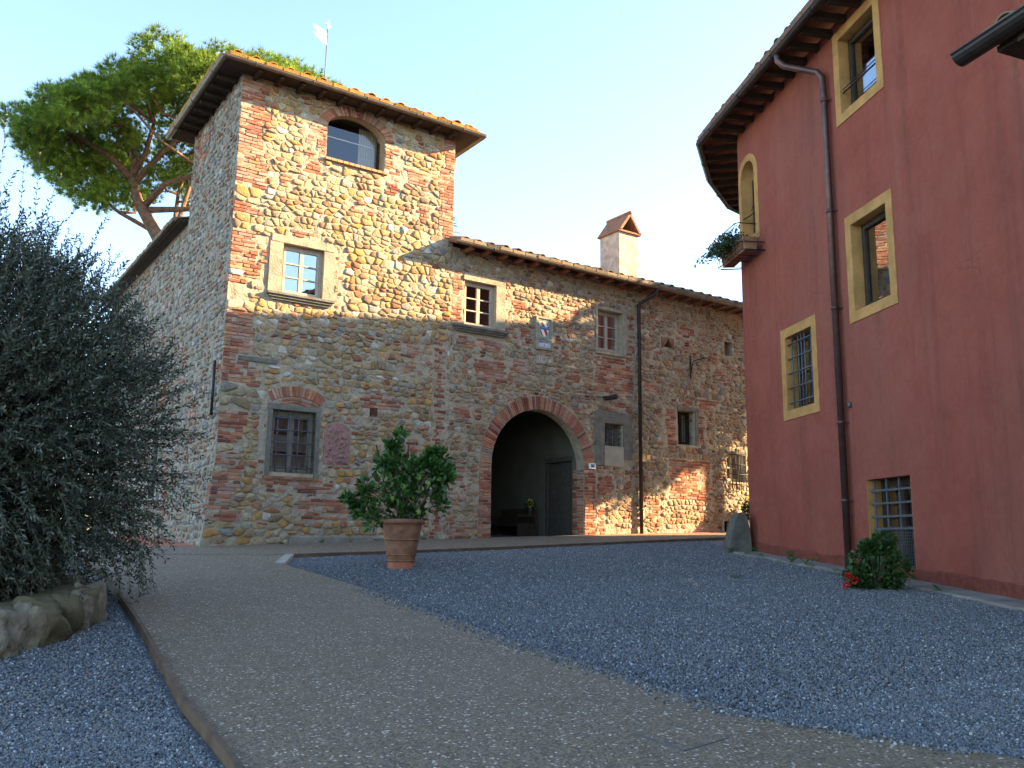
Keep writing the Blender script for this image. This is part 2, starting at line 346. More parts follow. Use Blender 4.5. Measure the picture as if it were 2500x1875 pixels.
PAL = {'tower': [((0.42, 0.33, 0.20), 6), ((0.40, 0.26, 0.115), 5), ((0.37, 0.32, 0.235), 3.5), ((0.55, 0.51, 0.43), 0.8), ((0.28, 0.19, 0.11), 2.4), ((0.27, 0.25, 0.22), 0.8), ((0.35, 0.16, 0.085), 1.5), ((0.45, 0.26, 0.09), 2.0), ((0.41, 0.295, 0.17), 3)],
       'wing': [((0.38, 0.30, 0.205), 4), ((0.34, 0.24, 0.14), 3.4), ((0.37, 0.27, 0.165), 4), ((0.49, 0.44, 0.37), 0.9), ((0.23, 0.165, 0.11), 2.5), ((0.25, 0.225, 0.19), 1.2), ((0.34, 0.155, 0.09), 2.4), ((0.39, 0.245, 0.11), 1.4), ((0.40, 0.30, 0.195), 4)],
       'side': [((0.34, 0.295, 0.23), 4), ((0.31, 0.24, 0.16), 3), ((0.44, 0.41, 0.36), 2.5), ((0.22, 0.175, 0.13), 2), ((0.26, 0.255, 0.25), 1.5), ((0.33, 0.17, 0.11), 1.8)],
       'brick': [((0.36, 0.135, 0.08), 5), ((0.29, 0.10, 0.06), 4), ((0.20, 0.07, 0.05), 2.5), ((0.42, 0.20, 0.11), 3), ((0.38, 0.22, 0.165), 3), ((0.30, 0.22, 0.16), 2.2)]}
def pick(pal, r_):
    L = PAL[pal]; x = r_.random()*sum(w for _, w in L)
    for c, w in L:
        x -= w
        if x <= 0: break
    k = r_.uniform(0.8, 1.2); return (c[0]*k*r_.uniform(.95, 1.05), c[1]*k*r_.uniform(.95, 1.05), c[2]*k*r_.uniform(.95, 1.05))

def voronoi(x0, x1, z0, z1, hr, wr, r_, keep=1.0, K2=2.6):
    pts = []; z = z0-0.2
    while z < z1+0.2:
        h = r_.uniform(*hr); x = x0-0.3-r_.random()*0.3; ph = r_.uniform(0, 6); thin = h < hr[0]+(hr[1]-hr[0])*0.35
        while x < x1+0.3:
            w = r_.uniform(*wr)*(1.15 if thin else 0.85); w = w*(1.6 if r_.random() < 0.07 else 1)
            pts.append((x+w/2, z+h/2+r_.uniform(-0.22, 0.22)*h+0.05*math.sin(x*0.9+ph)+0.02*math.sin(x*3.1+ph*2))); x += w
        z += h
    if wr[1] < 0.39:      # now and then a much larger stone swallows its neighbours
        bigs = [p for p in pts if r_.random() < 0.035]
        pts = [p for p in pts if p in bigs or all(((p[0]-q[0])/1.5)**2+(p[1]-q[1])**2 > 0.0125 for q in bigs if abs(p[0]-q[0]) < .3)]
    G = {}; cs = 0.35
    for i, p in enumerate(pts): G.setdefault((int(p[0]//cs), int(p[1]//cs)), []).append(i)
    out = []
    for i, p in enumerate(pts):
        if not (x0-0.1 < p[0] < x1+0.1 and z0-0.1 < p[1] < z1+0.1): continue
        poly = rect(max(x0, p[0]-0.5), min(x1, p[0]+0.5), max(z0, p[1]-0.4), min(z1, p[1]+0.4))
        if poly[0][0] >= poly[1][0] or poly[0][1] >= poly[2][1]: continue
        gx, gz_ = int(p[0]//cs), int(p[1]//cs); near = []
        for a in (-2, -1, 0, 1, 2):
            for b_ in (-2, -1, 0, 1, 2):
                for j in G.get((gx+a, gz_+b_), ()):
                    if j != i: near.append(((pts[j][0]-p[0])**2+K2*(pts[j][1]-p[1])**2, j))
        near.sort()
        for d2, j in near[:26]:
            q = pts[j]; nx, nz = q[0]-p[0], q[1]-p[1]
            poly = clip(poly, nx, nz*K2, (q[0]**2+K2*q[1]**2-p[0]**2-K2*p[1]**2)/2)
            if len(poly) < 3: break
        if len(poly) >= 3 and r_.random() < keep: out.append(poly)
    return out

class Masonry:
    """collects stones and bricks of one building; the largest-looking become objects, the rest one part"""
    def __init__(s, seed): s.st = []; s.br = []; s.r = random.Random(seed)
    def stones(s, F, x0, x1, z0, z1, holes, pal='tower', hr=(0.05, 0.155), wr=(0.09, 0.31), gap=(0.004, 0.016), proud=(0.004, 0.040), keep=1.0, minarea=0.002, fn=None):
        r_ = s.r
        for poly in voronoi(x0, x1, z0, z1, hr, wr, r_, keep):
            for h in holes:
                poly = subtract(poly, h)
                if len(poly) < 3: break
            if len(poly) < 3: continue
            if parea(poly) < 0: poly.reverse()
            cc = cen(poly)
            if fn and not fn(*cc): continue
            poly = inset(poly, r_.uniform(*gap))
            if len(poly) < 3 or parea(poly) < minarea: continue
            poly = [(x+r_.uniform(-.009, .009), z+r_.uniform(-.007, .007)) for x, z in poly]
            poly = chaikin(poly, r_.choice((0.12, 0.16, 0.2, 0.25, 0.3)))
            if len(poly) > 14: poly = poly[::2]
            pr = r_.uniform(*proud); A = parea(poly); pr = min(pr, 0.35*math.sqrt(A))
            cx, cz = cen(poly); n_ = len(poly)
            jt = [(1+r_.uniform(-0.06, 0.06)) for _ in poly]
            V = [F(x, z, -0.03) for x, z in poly]
            V += [F(cx+(x-cx)*0.97*j, cz+(z-cz)*0.97*j, pr*0.62) for (x, z), j in zip(poly, jt)]
            tl = r_.uniform(-0.3, 0.3), r_.uniform(-0.3, 0.3)
            V += [F(cx+(x-cx)*0.74*j, cz+(z-cz)*0.74*j, pr*(1+tl[0]*(x-cx)*4+tl[1]*(z-cz)*4+r_.uniform(-.1, .1))) for (x, z), j in zip(poly, jt)]
            V.append(F(cx, cz, pr*1.05))
            fs = [(k*n_+i, k*n_+(i+1) % n_, (k+1)*n_+(i+1) % n_, (k+1)*n_+i) for k in (0, 1) for i in range(n_)]
            fs += [(2*n_+i, 2*n_+(i+1) % n_, 3*n_) for i in range(n_)]
            c = F(cx, cz, 0); hh_ = max(p[1] for p in poly)-min(p[1] for p in poly); ww_ = max(p[0] for p in poly)-min(p[0] for p in poly)
            colr = pick('brick', r_) if (hh_ < .085 and ww_ > 1.6*hh_ and r_.random() < .5) else pick(pal, r_)
            s.st.append((A/((c-Vector((0, 0, 1.6))).length_squared), V, fs, colr))
    def brick(s, F, cx, cz, w, h, rot=0.0, pr=0.015, col=None):
        r_ = s.r; ca, sa = math.cos(rot), math.sin(rot)
        def L(dx, dz, o): return F(cx+dx*ca-dz*sa, cz+dx*sa+dz*ca, o)
        e = 0.006; a, b_ = w/2, h/2; t = r_.uniform(-.004, .004)
        V = [L(-a, -b_, -.03), L(a, -b_, -.03), L(a, b_, -.03), L(-a, b_, -.03),
             L(-a, -b_, pr-e), L(a, -b_, pr-e), L(a, b_, pr-e), L(-a, b_, pr-e),
             L(-a+e, -b_+e, pr+t), L(a-e, -b_+e, pr-t), L(a-e, b_-e, pr-t), L(-a+e, b_-e, pr+t)]
        fs = [(0, 1, 5, 4), (1, 2, 6, 5), (2, 3, 7, 6), (3, 0, 4, 7), (4, 5, 9, 8), (5, 6, 10, 9), (6, 7, 11, 10), (7, 4, 8, 11), (8, 9, 10, 11)]
        c = F(cx, cz, 0); s.br.append((w*h/((c-Vector((0, 0, 1.6))).length_squared), V, fs, col or pick('brick', r_)))
    def bricks(s, F, x0, x1, z0, z1, holes=(), miss=0.03, pitch=0.072, blen=0.27, pr=(0.004, 0.022), ragged=0.0):
        r_ = s.r; z = z0+pitch/2; row = 0
        while z < z1-pitch*0.3:
            x = x0+r_.uniform(0, ragged); xe = x1-r_.uniform(0, ragged); off = (row % 2)*blen/2
            first = True
            while x < xe-0.04:
                w = blen*r_.uniform(0.85, 1.08) if r_.random() < 0.8 else blen*0.5
                if first and row % 2: w *= 0.5
                first = False; w = min(w, xe-x)
                if xe-x-w < 0.05: w = xe-x
                bc = (x+w/2, z)
                ok = r_.random() > miss and not any(inside(h, bc, 0.03) for h in holes)
                if ok: s.brick(F, bc[0], z+r_.uniform(-.003, .003), w-0.012, pitch-0.013, r_.uniform(-.008, .008), r_.uniform(*pr))
                x += w
            z += pitch*r_.uniform(0.97, 1.03); row += 1
    def arch(s, F, cx, cz, r0, r1, a0, a1, ez=1.0, bw=0.055, pr=0.02):
        r_ = s.r; n_ = int(abs(a1-a0)*(r0+r1)/2/bw)
        for i in range(n_):
            a = a0+(a1-a0)*(i+0.5)/n_; rm = (r0+r1)/2
            wj = (r1-r0)*r_.uniform(0.93, 1.0)
            s.brick(F, cx+rm*math.cos(a), cz+rm*ez*math.sin(a), wj, abs(a1-a0)*rm/n_-0.010, a, pr+r_.uniform(-.005, .008))
    def finish(s, parent, limit=300):
        for lst, nm, rest, mt in ((s.st, 'stone', 'rubble_stones', 'stone'), (s.br, 'brick', 'brickwork', 'brick')):
            lst.sort(key=lambda q: -q[0])
            for q in lst[:limit]:
                m = MB(); m.add(q[1], q[2], q[3]); m.build(nm, M[mt], parent, smooth=(nm == 'stone'))
            if len(lst) > limit:
                m = MB()
                for q in lst[limit:]: m.add(q[1], q[2], q[3])
                m.build(rest, M[mt], parent, smooth=(nm == 'stone'), kind='stuff')
def inside(h, p, mrg=0.0):
    m = len(h)
    for i in range(m):
        a, b_ = h[i], h[(i+1) % m]; ex, ez = b_[0]-a[0], b_[1]-a[1]; L = math.hypot(ex, ez)
        if L < 1e-6: continue
        if (ez*(p[0]-a[0])-ex*(p[1]-a[1]))/L > mrg: return False
    return True

def wall_panel(mb, F, x0, x1, z0, z1, holes=(), depth=0.3, o=0.0, step=0.6, col=(1, 1, 1), lump=0.0):
    """flat wall with real openings and reveals; holes: (a,b,c,d) rect or (a,b,c,zs,top) arch"""
    xs = sorted({x0, x1}|{h[0] for h in holes}|{h[1] for h in holes}); zs = sorted({z0, z1}|{h[2] for h in holes}|{h[-1] for h in holes})
    def fine(L):
        o_ = []
        for a, b_ in zip(L, L[1:]):
            k = max(1, int(math.ceil((b_-a)/step))); o_ += [a+(b_-a)*i/k for i in range(k)]
        return o_+[L[-1]]
    xs = [x for x in xs if x0 <= x <= x1]; zs = [z for z in zs if z0 <= z <= z1]; xs = fine(xs); zs = fine(zs)
    for a, b_ in zip(xs, xs[1:]):
        for c, d in zip(zs, zs[1:]):
            mx_, mz_ = (a+b_)/2, (c+d)/2
            if any(h[0] < mx_ < h[1] and h[2] < mz_ < h[-1] for h in holes): continue
            if not lump: mb.add([F(a, c, o), F(b_, c, o), F(b_, d, o), F(a, d, o)], [(0, 1, 2, 3)], col); continue
            nx_ = max(1, int(math.ceil((b_-a)/.055))); nz_ = max(1, int(math.ceil((d-c)/.055))); V_ = []
            for j in range(nz_+1):
                for i in range(nx_+1):
                    x, z = a+(b_-a)*i/nx_, c+(d-c)*j/nz_
                    V_.append(F(x, z, o+lump*(noise.noise(Vector((x*8.5, z*8.5, 1)))+.9*noise.noise(Vector((x*2.7, z*2.7, 5)))+.5*noise.noise(Vector((x*19, z*19, 9))))))
            w_ = nx_+1; mb.add(V_, [(j*w_+i, j*w_+i+1, (j+1)*w_+i+1, (j+1)*w_+i) for j in range(nz_) for i in range(nx_)], col)
    for h in holes:
        a, b_, c, t = h[0], h[1], h[2], h[-1]
        if len(h) == 4: pts = [(a, c), (b_, c), (b_, t), (a, t)]
        else:
            zs_ = h[3]; n_ = 20; m_ = (a+b_)/2; r_ = (b_-a)/2; hh = t-zs_
            arc = [(m_+r_*math.cos(math.pi*i/n_), zs_+hh*math.sin(math.pi*i/n_)) for i in range(n_+1)]
            for i in range(n_):
                (xa, za), (xb, zb) = arc[i], arc[i+1]
                mb.add([F(xb, zb, o), F(xa, za, o), F(xa, t, o), F(xb, t, o)], [(0, 1, 2, 3)], col)
            pts = [(a, c), (b_, c)]+arc
        m = len(pts)
        for i in range(m):
            p, q = pts[i], pts[(i+1) % m]
            if abs(p[0]-q[0])+abs(p[1]-q[1]) < 1e-6: continue
            mb.add([F(p[0], p[1], o), F(p[0], p[1], o-depth), F(q[0], q[1], o-depth), F(q[0], q[1], o)], [(0, 1, 2, 3)], col)

def casement(par, F, a, b_, c, d, o, leaves=2, rows=3, fr=0.05, mt='wood', back=0.35, curtain=False, name='window', gm='glass_dim'):
    """timber window set back in its opening: frame, muntins, every pane its own piece"""
    m = MB(); T = 0.05
    m.box(F, a, a+fr, c, d, o-T, o); m.box(F, b_-fr, b_, c, d, o-T, o); m.box(F, a+fr, b_-fr, d-fr, d, o-T, o-0.002); m.box(F, a+fr, b_-fr, c, c+fr, o-T, o-0.002)
    w = m.build(name, M[mt], par)
    lw_ = (b_-a-2*fr)/leaves; st = 0.042
    for i in range(leaves):
        x0 = a+fr+i*lw_; x1 = x0+lw_; l = MB(); oo = o+0.012
        l.box(F, x0+.002, x0+st, c+fr, d-fr, o-T, oo); l.box(F, x1-st, x1-.002, c+fr, d-fr, o-T, oo)
        l.box(F, x0+st, x1-st, d-fr-st, d-fr, o-T, oo-.001); l.box(F, x0+st, x1-st, c+fr, c+fr+st*1.3, o-T, oo-.001)
        l.build('sash', M[mt], w)
        z0, z1 = c+fr+st*1.3, d-fr-st; hh = (z1-z0)/rows
        for k in range(rows):
            if k: q = MB(); q.box(F, x0+st, x1-st, z0+k*hh-.013, z0+k*hh+.013, o-T+.01, oo-.004); q.build('glazing_bar', M[mt], w)
            q = MB(); q.box(F, x0+st-.004, x1-st+.004, z0+k*hh+(.013 if k else -.004), z0+(k+1)*hh-(.013 if k < rows-1 else -.004), o-.030, o-.026); q.build('pane', M[gm], w)
    if curtain:
        for (xa, xb) in curtain:
            q = MB(); n_ = 26; V = []
            for i in range(n_+1):
                x = xa+(xb-xa)*i/n_; V += [F(x, c+.03, o-.16+.02*math.sin(i*1.9)), F(x, d-.03, o-.16+.012*math.sin(i*1.9+.5))]
            q.add(V, [(2*i, 2*i+2, 2*i+3, 2*i+1) for i in range(n_)]); q.build('curtain', M['curtain'], w, smooth=True)
    q = MB(); q.box(F, a-.02, b_+.02, c-.02, d+.02, o-back-.04, o-back); q.build('dark_interior', M['dark'], w)
    return w
def grille(par, F, a, b_, c, d, o, nv, nh, r=0.011, mt='iron', over=0.03, name='window_grille'):
    m = MB(); m.tube([F(a+(b_-a)*0.5, c-over*.5, o), F(a+(b_-a)*.5, d+over*.5, o)], r, 6)
    g = m.build(name, M[mt], par, smooth=True)
    for i in range(nv):
        x = a+(b_-a)*(i+0.5)/nv
        if abs(x-(a+b_)/2) < 1e-3: continue
        q = MB(); q.tube([F(x, c-over*.5, o), F(x, d+over*.5, o)], r, 6); q.build('bar', M[mt], g, smooth=True)
    for k in range(nh):
        z = c+(d-c)*(k+0.5)/nh; q = MB(); q.tube([F(a-over, z, o+r*1.3), F(b_+over, z, o+r*1.3)], r, 6); q.build('bar', M[mt], g, smooth=True)
    return g
def gutter(par, pts, r, mt, name='gutter', rings=1.5):
    m = MB(); P = [Vector(p) for p in pts]
    for a, b_ in zip(P, P[1:]):      # half-round channel with thickness
        d = (b_-a).normalized(); x = d.cross(Z).normalized(); n_ = 8; V = []
        for p in (a, b_):
            for rr in (r, r*0.86):
                for k in range(n_+1):
                    t = math.pi+math.pi*k/n_; V.append(p+x*math.cos(t)*rr+Z*math.sin(t)*rr)
        q = n_+1; fs = []
        for k in range(n_): fs += [(k, k+1, 2*q+k+1, 2*q+k), (q+k+1, q+k, 3*q+k, 3*q+k+1)]
        fs += [(0, 2*q, 3*q, q), (n_, q+n_, 3*q+n_, 2*q+n_)]
        m.add(V, fs); m.tube([a+x*r, b_+x*r], r*.13, 6); m.tube([a-x*r, b_-x*r], r*.13, 6)
    for p, q_ in ((P[0], P[1]), (P[-1], P[-2])):
        d = (q_-p).normalized(); x = d.cross(Z).normalized(); n_ = 8
        V = [p+d*.002+x*math.cos(math.pi+math.pi*k/n_)*r+Z*math.sin(math.pi+math.pi*k/n_)*r for k in range(n_+1)]; m.add(V, [tuple(range(n_+1))])
    g = m.build(name, M[mt], par, smooth=False)
    for a, b_ in zip(P, P[1:]):
        L = (b_-a).length; n_ = int(L/rings)
        for i in range(n_):
            p = a+(b_-a)*((i+.5)/n_); d = (b_-a).normalized(); x = d.cross(Z).normalized()
            q = MB(); q.tube([p+x*math.cos(math.pi+math.pi*k/8)*(r*1.07)+Z*math.sin(math.pi+math.pi*k/8)*(r*1.07) for k in range(9)], r*.15, 5); q.build('gutter_ring', M[mt], g, smooth=True)
    return g
def tile_mesh(nm, mt):
    m = MB(); n_ = 7; L = 0.46; V = []
    for (y, r0) in ((0, 0.112), (L, 0.088)):
        for rr in (r0, r0-0.017):
            for k in range(n_+1):
                t = math.pi*k/n_; V.append((rr*math.cos(t), y, rr*math.sin(t)*0.78))
    q = n_+1; fs = []
    for k in range(n_): fs += [(k, 2*q+k, 2*q+k+1, k+1), (q+k, q+k+1, 3*q+k+1, 3*q+k), (k, k+1, q+k+1, q+k), (2*q+k+1, 2*q+k, 3*q+k, 3*q+k+1)]
    fs += [(0, q, 3*q, 2*q), (n_, 2*q+n_, 3*q+n_, q+n_)]
    m.add(V, fs); return m
def roof_slope(par, P, e, g, width, length, mt, ok=None, limit=0, seed=1, pitch=0.37, course=0.36, flip=False):
    """coppi roof: base sheet + rows of barrel tiles; P eave corner, e along the eave, g up the slope"""
    r_ = random.Random(seed); nrm = e.cross(g).normalized()
    if nrm.z < 0: nrm = -nrm
    tm = tile_mesh('roof_tile', mt); me = tm.mesh('roof_tile', M[mt], smooth=False)
    cols = int(width/pitch); rows = int(length/course)+1; T = []
    for j in range(rows):
        for i in range(cols):
            a = (i+.5)*pitch; b_ = j*course
            if ok and not ok(a, b_): continue
            T.append((j, i, a, b_))
    T.sort(key=lambda q: (q[0], q[1])); rest = MB(); cnt = 0
    for (j, i, a, b_) in T:
        x = e; y = g; z = nrm
        if x.cross(y).dot(z) < 0: x = -x
        rot = Matrix((x, y, z)).transposed().to_4x4() @ Matrix.Rotation(r_.uniform(-.05, .05), 4, 'Z') @ Matrix.Rotation(r_.uniform(-.03, .05), 4, 'X')
        p = P+e*(a+r_.uniform(-.012, .012))+g*(b_+r_.uniform(-.03, .03)-.06)+nrm*(.042+r_.uniform(0, .02))
        mw = Matrix.Translation(p) @ rot
        if cnt < limit:
            o = bpy.data.objects.new('roof_tile', me); SC.collection.objects.link(o); o.parent = par
            o.matrix_local = Matrix.Translation(-ORG[par.name]) @ mw; cnt += 1
        else: rest.add([mw @ Vector(v) for v in tm.v], tm.f, (1, 1, 1))
        if j < 1:
            q4 = [P+e*(a-pitch*.5+dx)+g*dy+nrm*dz for dz in (.004, .075+r_.uniform(0, .012)) for dy in (-.12+r_.uniform(-.02, .01), .42) for dx in (pitch*.04, pitch*.96)]
            rest.hexa(q4)
        if j < 2:   # channel tile between two covers, turned over
            mc = Matrix.Translation(P+e*(a+pitch/2)+g*(b_-.03)+nrm*(.03)) @ rot @ Matrix.Rotation(math.pi, 4, 'Y')
            rest.add([mc @ Vector((v[0]*1.25, v[1], v[2]*.25)) for v in tm.v], tm.f, (1, 1, 1))
    if rest.v: rest.build('roof_tiles', M[mt], par, kind='stuff')
def rafters(par, P, e, inn, width, ovh, n_, drop, mt='darkwood', w=0.07, h=0.09):
    for i in range(n_):
        c = P+e*(width*(i+.5)/n_); V = []
        for oo, dz in ((0.0, 0.0), (ovh+.25, (ovh+.25)*drop)):
            for z in (-h, 0):
                for x in (-w/2, w/2): V.append(c+e*x+inn*oo+Z*(z+dz))
        m = MB(); m.hexa(V); m.build('rafter', M[mt], par)

# ------------------------------------------------------------------ ground
def strip(F1, F2, n_, m_, dz, name, mt, skirt=0.0, **k):
    """sheet lofted between two polylines, following the terrain"""
    def samp(L, t):
        D = [0]
        for a, b_ in zip(L, L[1:]): D.append(D[-1]+math.hypot(b_[0]-a[0], b_[1]-a[1]))
        x = t*D[-1]
        for i in range(len(L)-1):
            if x <= D[i+1]+1e-9:
                q = (x-D[i])/(D[i+1]-D[i]); return (L[i][0]+(L[i+1][0]-L[i][0])*q, L[i][1]+(L[i+1][1]-L[i][1])*q)
        return L[-1]
    mb = MB(); V = []
    for i in range(n_+1):
        a = samp(F1, i/n_); b_ = samp(F2, i/n_)
        for j in range(m_+1):
            q = j/m_; x, y = a[0]+(b_[0]-a[0])*q, a[1]+(b_[1]-a[1])*q; V.append((x, y, gz(x, y)+dz))
    w = m_+1; fs = [(i*w+j, i*w+j+1, (i+1)*w+j+1, (i+1)*w+j) for i in range(n_) for j in range(m_)]
    mb.add(V, fs)
    if skirt:
        ring = [i*w for i in range(n_+1)]+[n_*w+j for j in range(1, w)]+[i*w+m_ for i in range(n_-1, -1, -1)]+[j for j in range(m_-1, 0, -1)]
        lo = [(V[i][0], V[i][1], V[i][2]-skirt) for i in ring]; hi = [V[i] for i in ring]; q = len(ring)
        mb.add(hi+lo, [(i, (i+1) % q, q+(i+1) % q, q+i) for i in range(q)])
    return mb.build(name, M[mt], kind='structure', **k)
gb = MB(); xs = [-900, -300, -120, -60, -40]+[x*1.0 for x in range(-30, 41)]+[50, 70, 130, 300, 900]; ys = [-900, -200, -60, -30, -15]+[y*1.0 for y in range(-8, 41)]+[50, 70, 130, 300, 900]
V = [(x, y, gz(x, y)) for y in ys for x in xs]; w = len(xs)
gb.add(V, [(j*w+i, j*w+i+1, (j+1)*w+i+1, (j+1)*w+i) for j in range(len(ys)-1) for i in range(w-1)])
gb.build('ground', M['gravel'], kind='structure')
DL = [(-7.2, 15.0), (-5.25, 11.7), (-3.26, 8.03), (-1.89, 5.41), (-1.35, 4.51), (1.0, 0.3), (3.4, -4.0)]
DR = [(-3.66, 15.03), (-3.42, 13.39), (-1.58, 10.26), (0.03, 7.26), (1.32, 5.24), (2.37, 4.52), (5.2, 2.4), (9.0, -1.0)]
strip(DL, DR, 60, 8, 0.055, 'driveway', 'drive', 0.12)
AL = [(-12.0, 15.6), (-7.2, 15.05), (-3.66, 15.06), (-2.2, 15.7), (-0.38, 16.81), (2.4, 18.95), (5.22, 21.28), (9.5, 24.7)]
AU = [(-12.0, 20.0), (-8.2, 17.6), (-5.6, 17.4), (-4.0, 18.4), (-1.4, 20.2), (1.5, 22.15), (4.2, 24.0), (8.5, 26.95)]
strip(AL, AU, 50, 6, 0.062, 'pavement', 'drive', 0.14)
def kerb(name, L, w_, h_, mt, n_=60, up_=0.075):
    mb = MB(); D = []
    for a, b_ in zip(L, L[1:]):
        k = max(2, int(math.hypot(b_[0]-a[0], b_[1]-a[1])/0.5))
        for i in range(k): D.append((a[0]+(b_[0]-a[0])*i/k, a[1]+(b_[1]-a[1])*i/k))
    D.append(L[-1]); V = []
    for i, p in enumerate(D):
        q0, q1 = D[max(0, i-1)], D[min(len(D)-1, i+1)]; dx, dy = q1[0]-q0[0], q1[1]-q0[1]; l = math.hypot(dx, dy); nx, ny = -dy/l, dx/l
        z = gz(*p); wv = 0.006*noise.noise(Vector((p[0]*3, p[1]*3, 0)))
        for s_, zz in ((-1, -.12), (-1, up_+wv), (1, up_+wv), (1, -.12)): V.append((p[0]+nx*s_*w_/2, p[1]+ny*s_*w_/2, z+zz))
    fs = [(4*i+k, 4*i+k+1, 4*i+5+k, 4*i+4+k) for i in range(len(D)-1) for k in range(3)]+[(0, 1, 2, 3), tuple(len(V)-4+k for k in (3, 2, 1, 0))]
    mb.add(V, fs); return mb.build(name, M[mt], kind='structure')
kerb('path_edging', DL, 0.035, 0.1, 'edging')
kerb('pavement_kerb', AL[2:], 0.05, 0.1, 'edging', up_=0.066)  # dark edging colour here stands in for the shadow edge along the kerb
kerb('border_strip', [(-3.42, 13.37), (-3.68, 15.0)], 0.14, 0.1, 'plaster', up_=0.066)
# terracotta paving beside the tower and along the wing
for nm, A_, B_, dz in (('tower_side_paving', [(-7.15, 17.05), (-8.2, 18.9), (-9.8, 22.0)], [(-5.95, 16.98), (-7.05, 18.65), (-9.0, 21.6)], 0.071),
                       ('wing_paving', [(2.0, 22.0), (4.3, 23.62), (8.3, 26.3)], [(1.75, 22.2), (4.1, 23.8), (8.1, 26.5)], 0.074)):
    strip(A_, B_, 14, 3, dz, nm, 'paver', 0.05)
# flagstones along the red house: each slab its own piece
fl = thing('flagstone_border', 'uneven row of flat grey flagstones along the foot of the red wall', 'paving', (4.4, 12, gz(4.4, 12)))
yy = 16.25; i = 0
while yy > 0.5:
    L = rnd.uniform(0.45, 0.8); xw = 4.437-0.1584*(yy-16.417); x0 = xw-rnd.uniform(.42, .50); x1 = xw+0.02; y1 = yy-L
    xw2 = 4.437-0.1584*(y1-16.417); P = []
    for (x, y) in ((x0, yy), (x1, yy), (xw2+.02, y1+.02), (xw2-rnd.uniform(.42, .50), y1+.02)): P.append((x+rnd.uniform(-.02, .02), y+rnd.uniform(-.015, .015)))
    P = chaikin(P, 0.12); m = MB(); h = rnd.uniform(.035, .06); n_ = len(P); cx, cy = cen(P)
    V = [(x, y, gz(x, y)-.05) for x, y in P]+[(x, y, gz(x, y)+h-.01) for x, y in P]+[(cx+(x-cx)*.95, cy+(y-cy)*.95, gz(x, y)+h) for x, y in P]
    m.add(V, [(k*n_+a, k*n_+(a+1) % n_, (k+1)*n_+(a+1) % n_, (k+1)*n_+a) for k in (0, 1) for a in range(n_)]+[tuple(range(2*n_, 3*n_))])
    m.build('flagstone', M['slab'], fl); yy = y1-.012
# metal cover outline in the driveway
cv = thing('drain_cover', 'thin dark steel edges of a square cover set into the driveway nearest the camera', 'drain cover', (0.88, 4.9, gz(0.88, 4.9)+.055))
a_, b_, c_ = (0.66, 4.84), (0.87, 4.56), (1.13, 4.76)
d_ = (a_[0]+c_[0]-b_[0], a_[1]+c_[1]-b_[1])
for p, q in ((a_, b_), (b_, c_)):
    m = MB(); m.hexa([(x+ox, y+oy, gz(x, y)+z) for z in (.03, .0605) for (x, y) in (p, q) for ox, oy in ((-.004, 0), (.004, 0))]); m.build('steel_edge', M['iron'], cv)

# loose gravel chips: instanced on points
def chips(name, polys, n_, seed, label):
    r_ = random.Random(seed); P = []
    for (L1, L2, dens) in polys:
        k = int(dens)
        for _ in range(k):
            t = r_.random(); q = r_.random()
            D = len(L1)-1; x = t*D; i = min(int(x), D-1); f = x-i
            a = (L1[i][0]*(1-f)+L1[i+1][0]*f, L1[i][1]*(1-f)+L1[i+1][1]*f); b2 = (L2[i][0]*(1-f)+L2[i+1][0]*f, L2[i][1]*(1-f)+L2[i+1][1]*f)
            px, py = a[0]*(1-q)+b2[0]*q, a[1]*(1-q)+b2[1]*q; P.append((px, py, gz(px, py)+.004+r_.random()*.008))
    if seed == 3: P += STRAY
    me = bpy.data.meshes.new(name); me.from_pydata(P, [], []); o = bpy.data.objects.new(name, me); SC.collection.objects.link(o)
    ng = bpy.data.node_groups.new(name, 'GeometryNodeTree'); ng.interface.new_socket('Geometry', in_out='INPUT', socket_type='NodeSocketGeometry'); ng.interface.new_socket('Geometry', in_out='OUTPUT', socket_type='NodeSocketGeometry')
    A = ng.nodes.new; li = ng.links.new; gi = A('NodeGroupInput'); go = A('NodeGroupOutput'); mp = A('GeometryNodeMeshToPoints'); iop = A('GeometryNodeInstanceOnPoints')
    ico = A('GeometryNodeMeshIcoSphere'); ico.inputs['Radius'].default_value = 0.0115; ico.inputs['Subdivisions'].default_value = 1; sm = A('GeometryNodeSetMaterial'); sm.inputs['Material'].default_value = M['chip']
    rr = A('FunctionNodeRandomValue'); rr.data_type = 'FLOAT_VECTOR'; rr.inputs[1].default_value = (6.3, 6.3, 6.3)
    rs = A('FunctionNodeRandomValue'); rs.data_type = 'FLOAT_VECTOR'; rs.inputs[0].default_value = (.45, .5, .35); rs.inputs[1].default_value = (1.3, 1.1, .8); rs.inputs['Seed'].default_value = 5
    li(gi.outputs[0], mp.inputs[0]); li(mp.outputs[0], iop.inputs['Points']); li(ico.outputs[0], sm.inputs[0]); li(sm.outputs[0], iop.inputs['Instance'])
    e2r = A('FunctionNodeEulerToRotation'); li(rr.outputs[0], e2r.inputs[0]); li(e2r.outputs[0], iop.inputs['Rotation']); li(rs.outputs[0], iop.inputs['Scale']); li(iop.outputs[0], go.inputs[0])
    md = o.modifiers.new('scatter', 'NODES'); md.node_group = ng; me.materials.append(M['chip'])
    tag(o, label, 'gravel', None, 'stuff')
RB = [(x+.03, y) for x, y in DR]
def stray(seed):
    r2 = random.Random(seed); out = []
    for _ in range(1300):
        L = DR[2:6]; sg = -1; i = r2.randrange(len(L)-1); t = r2.random()
        x = L[i][0]+(L[i+1][0]-L[i][0])*t+sg*(.03+abs(r2.gauss(0, .09))); y = L[i][1]+(L[i+1][1]-L[i][1])*t; out.append((x, y, gz(x, y)+.060))
    return out
STRAY = stray(8)
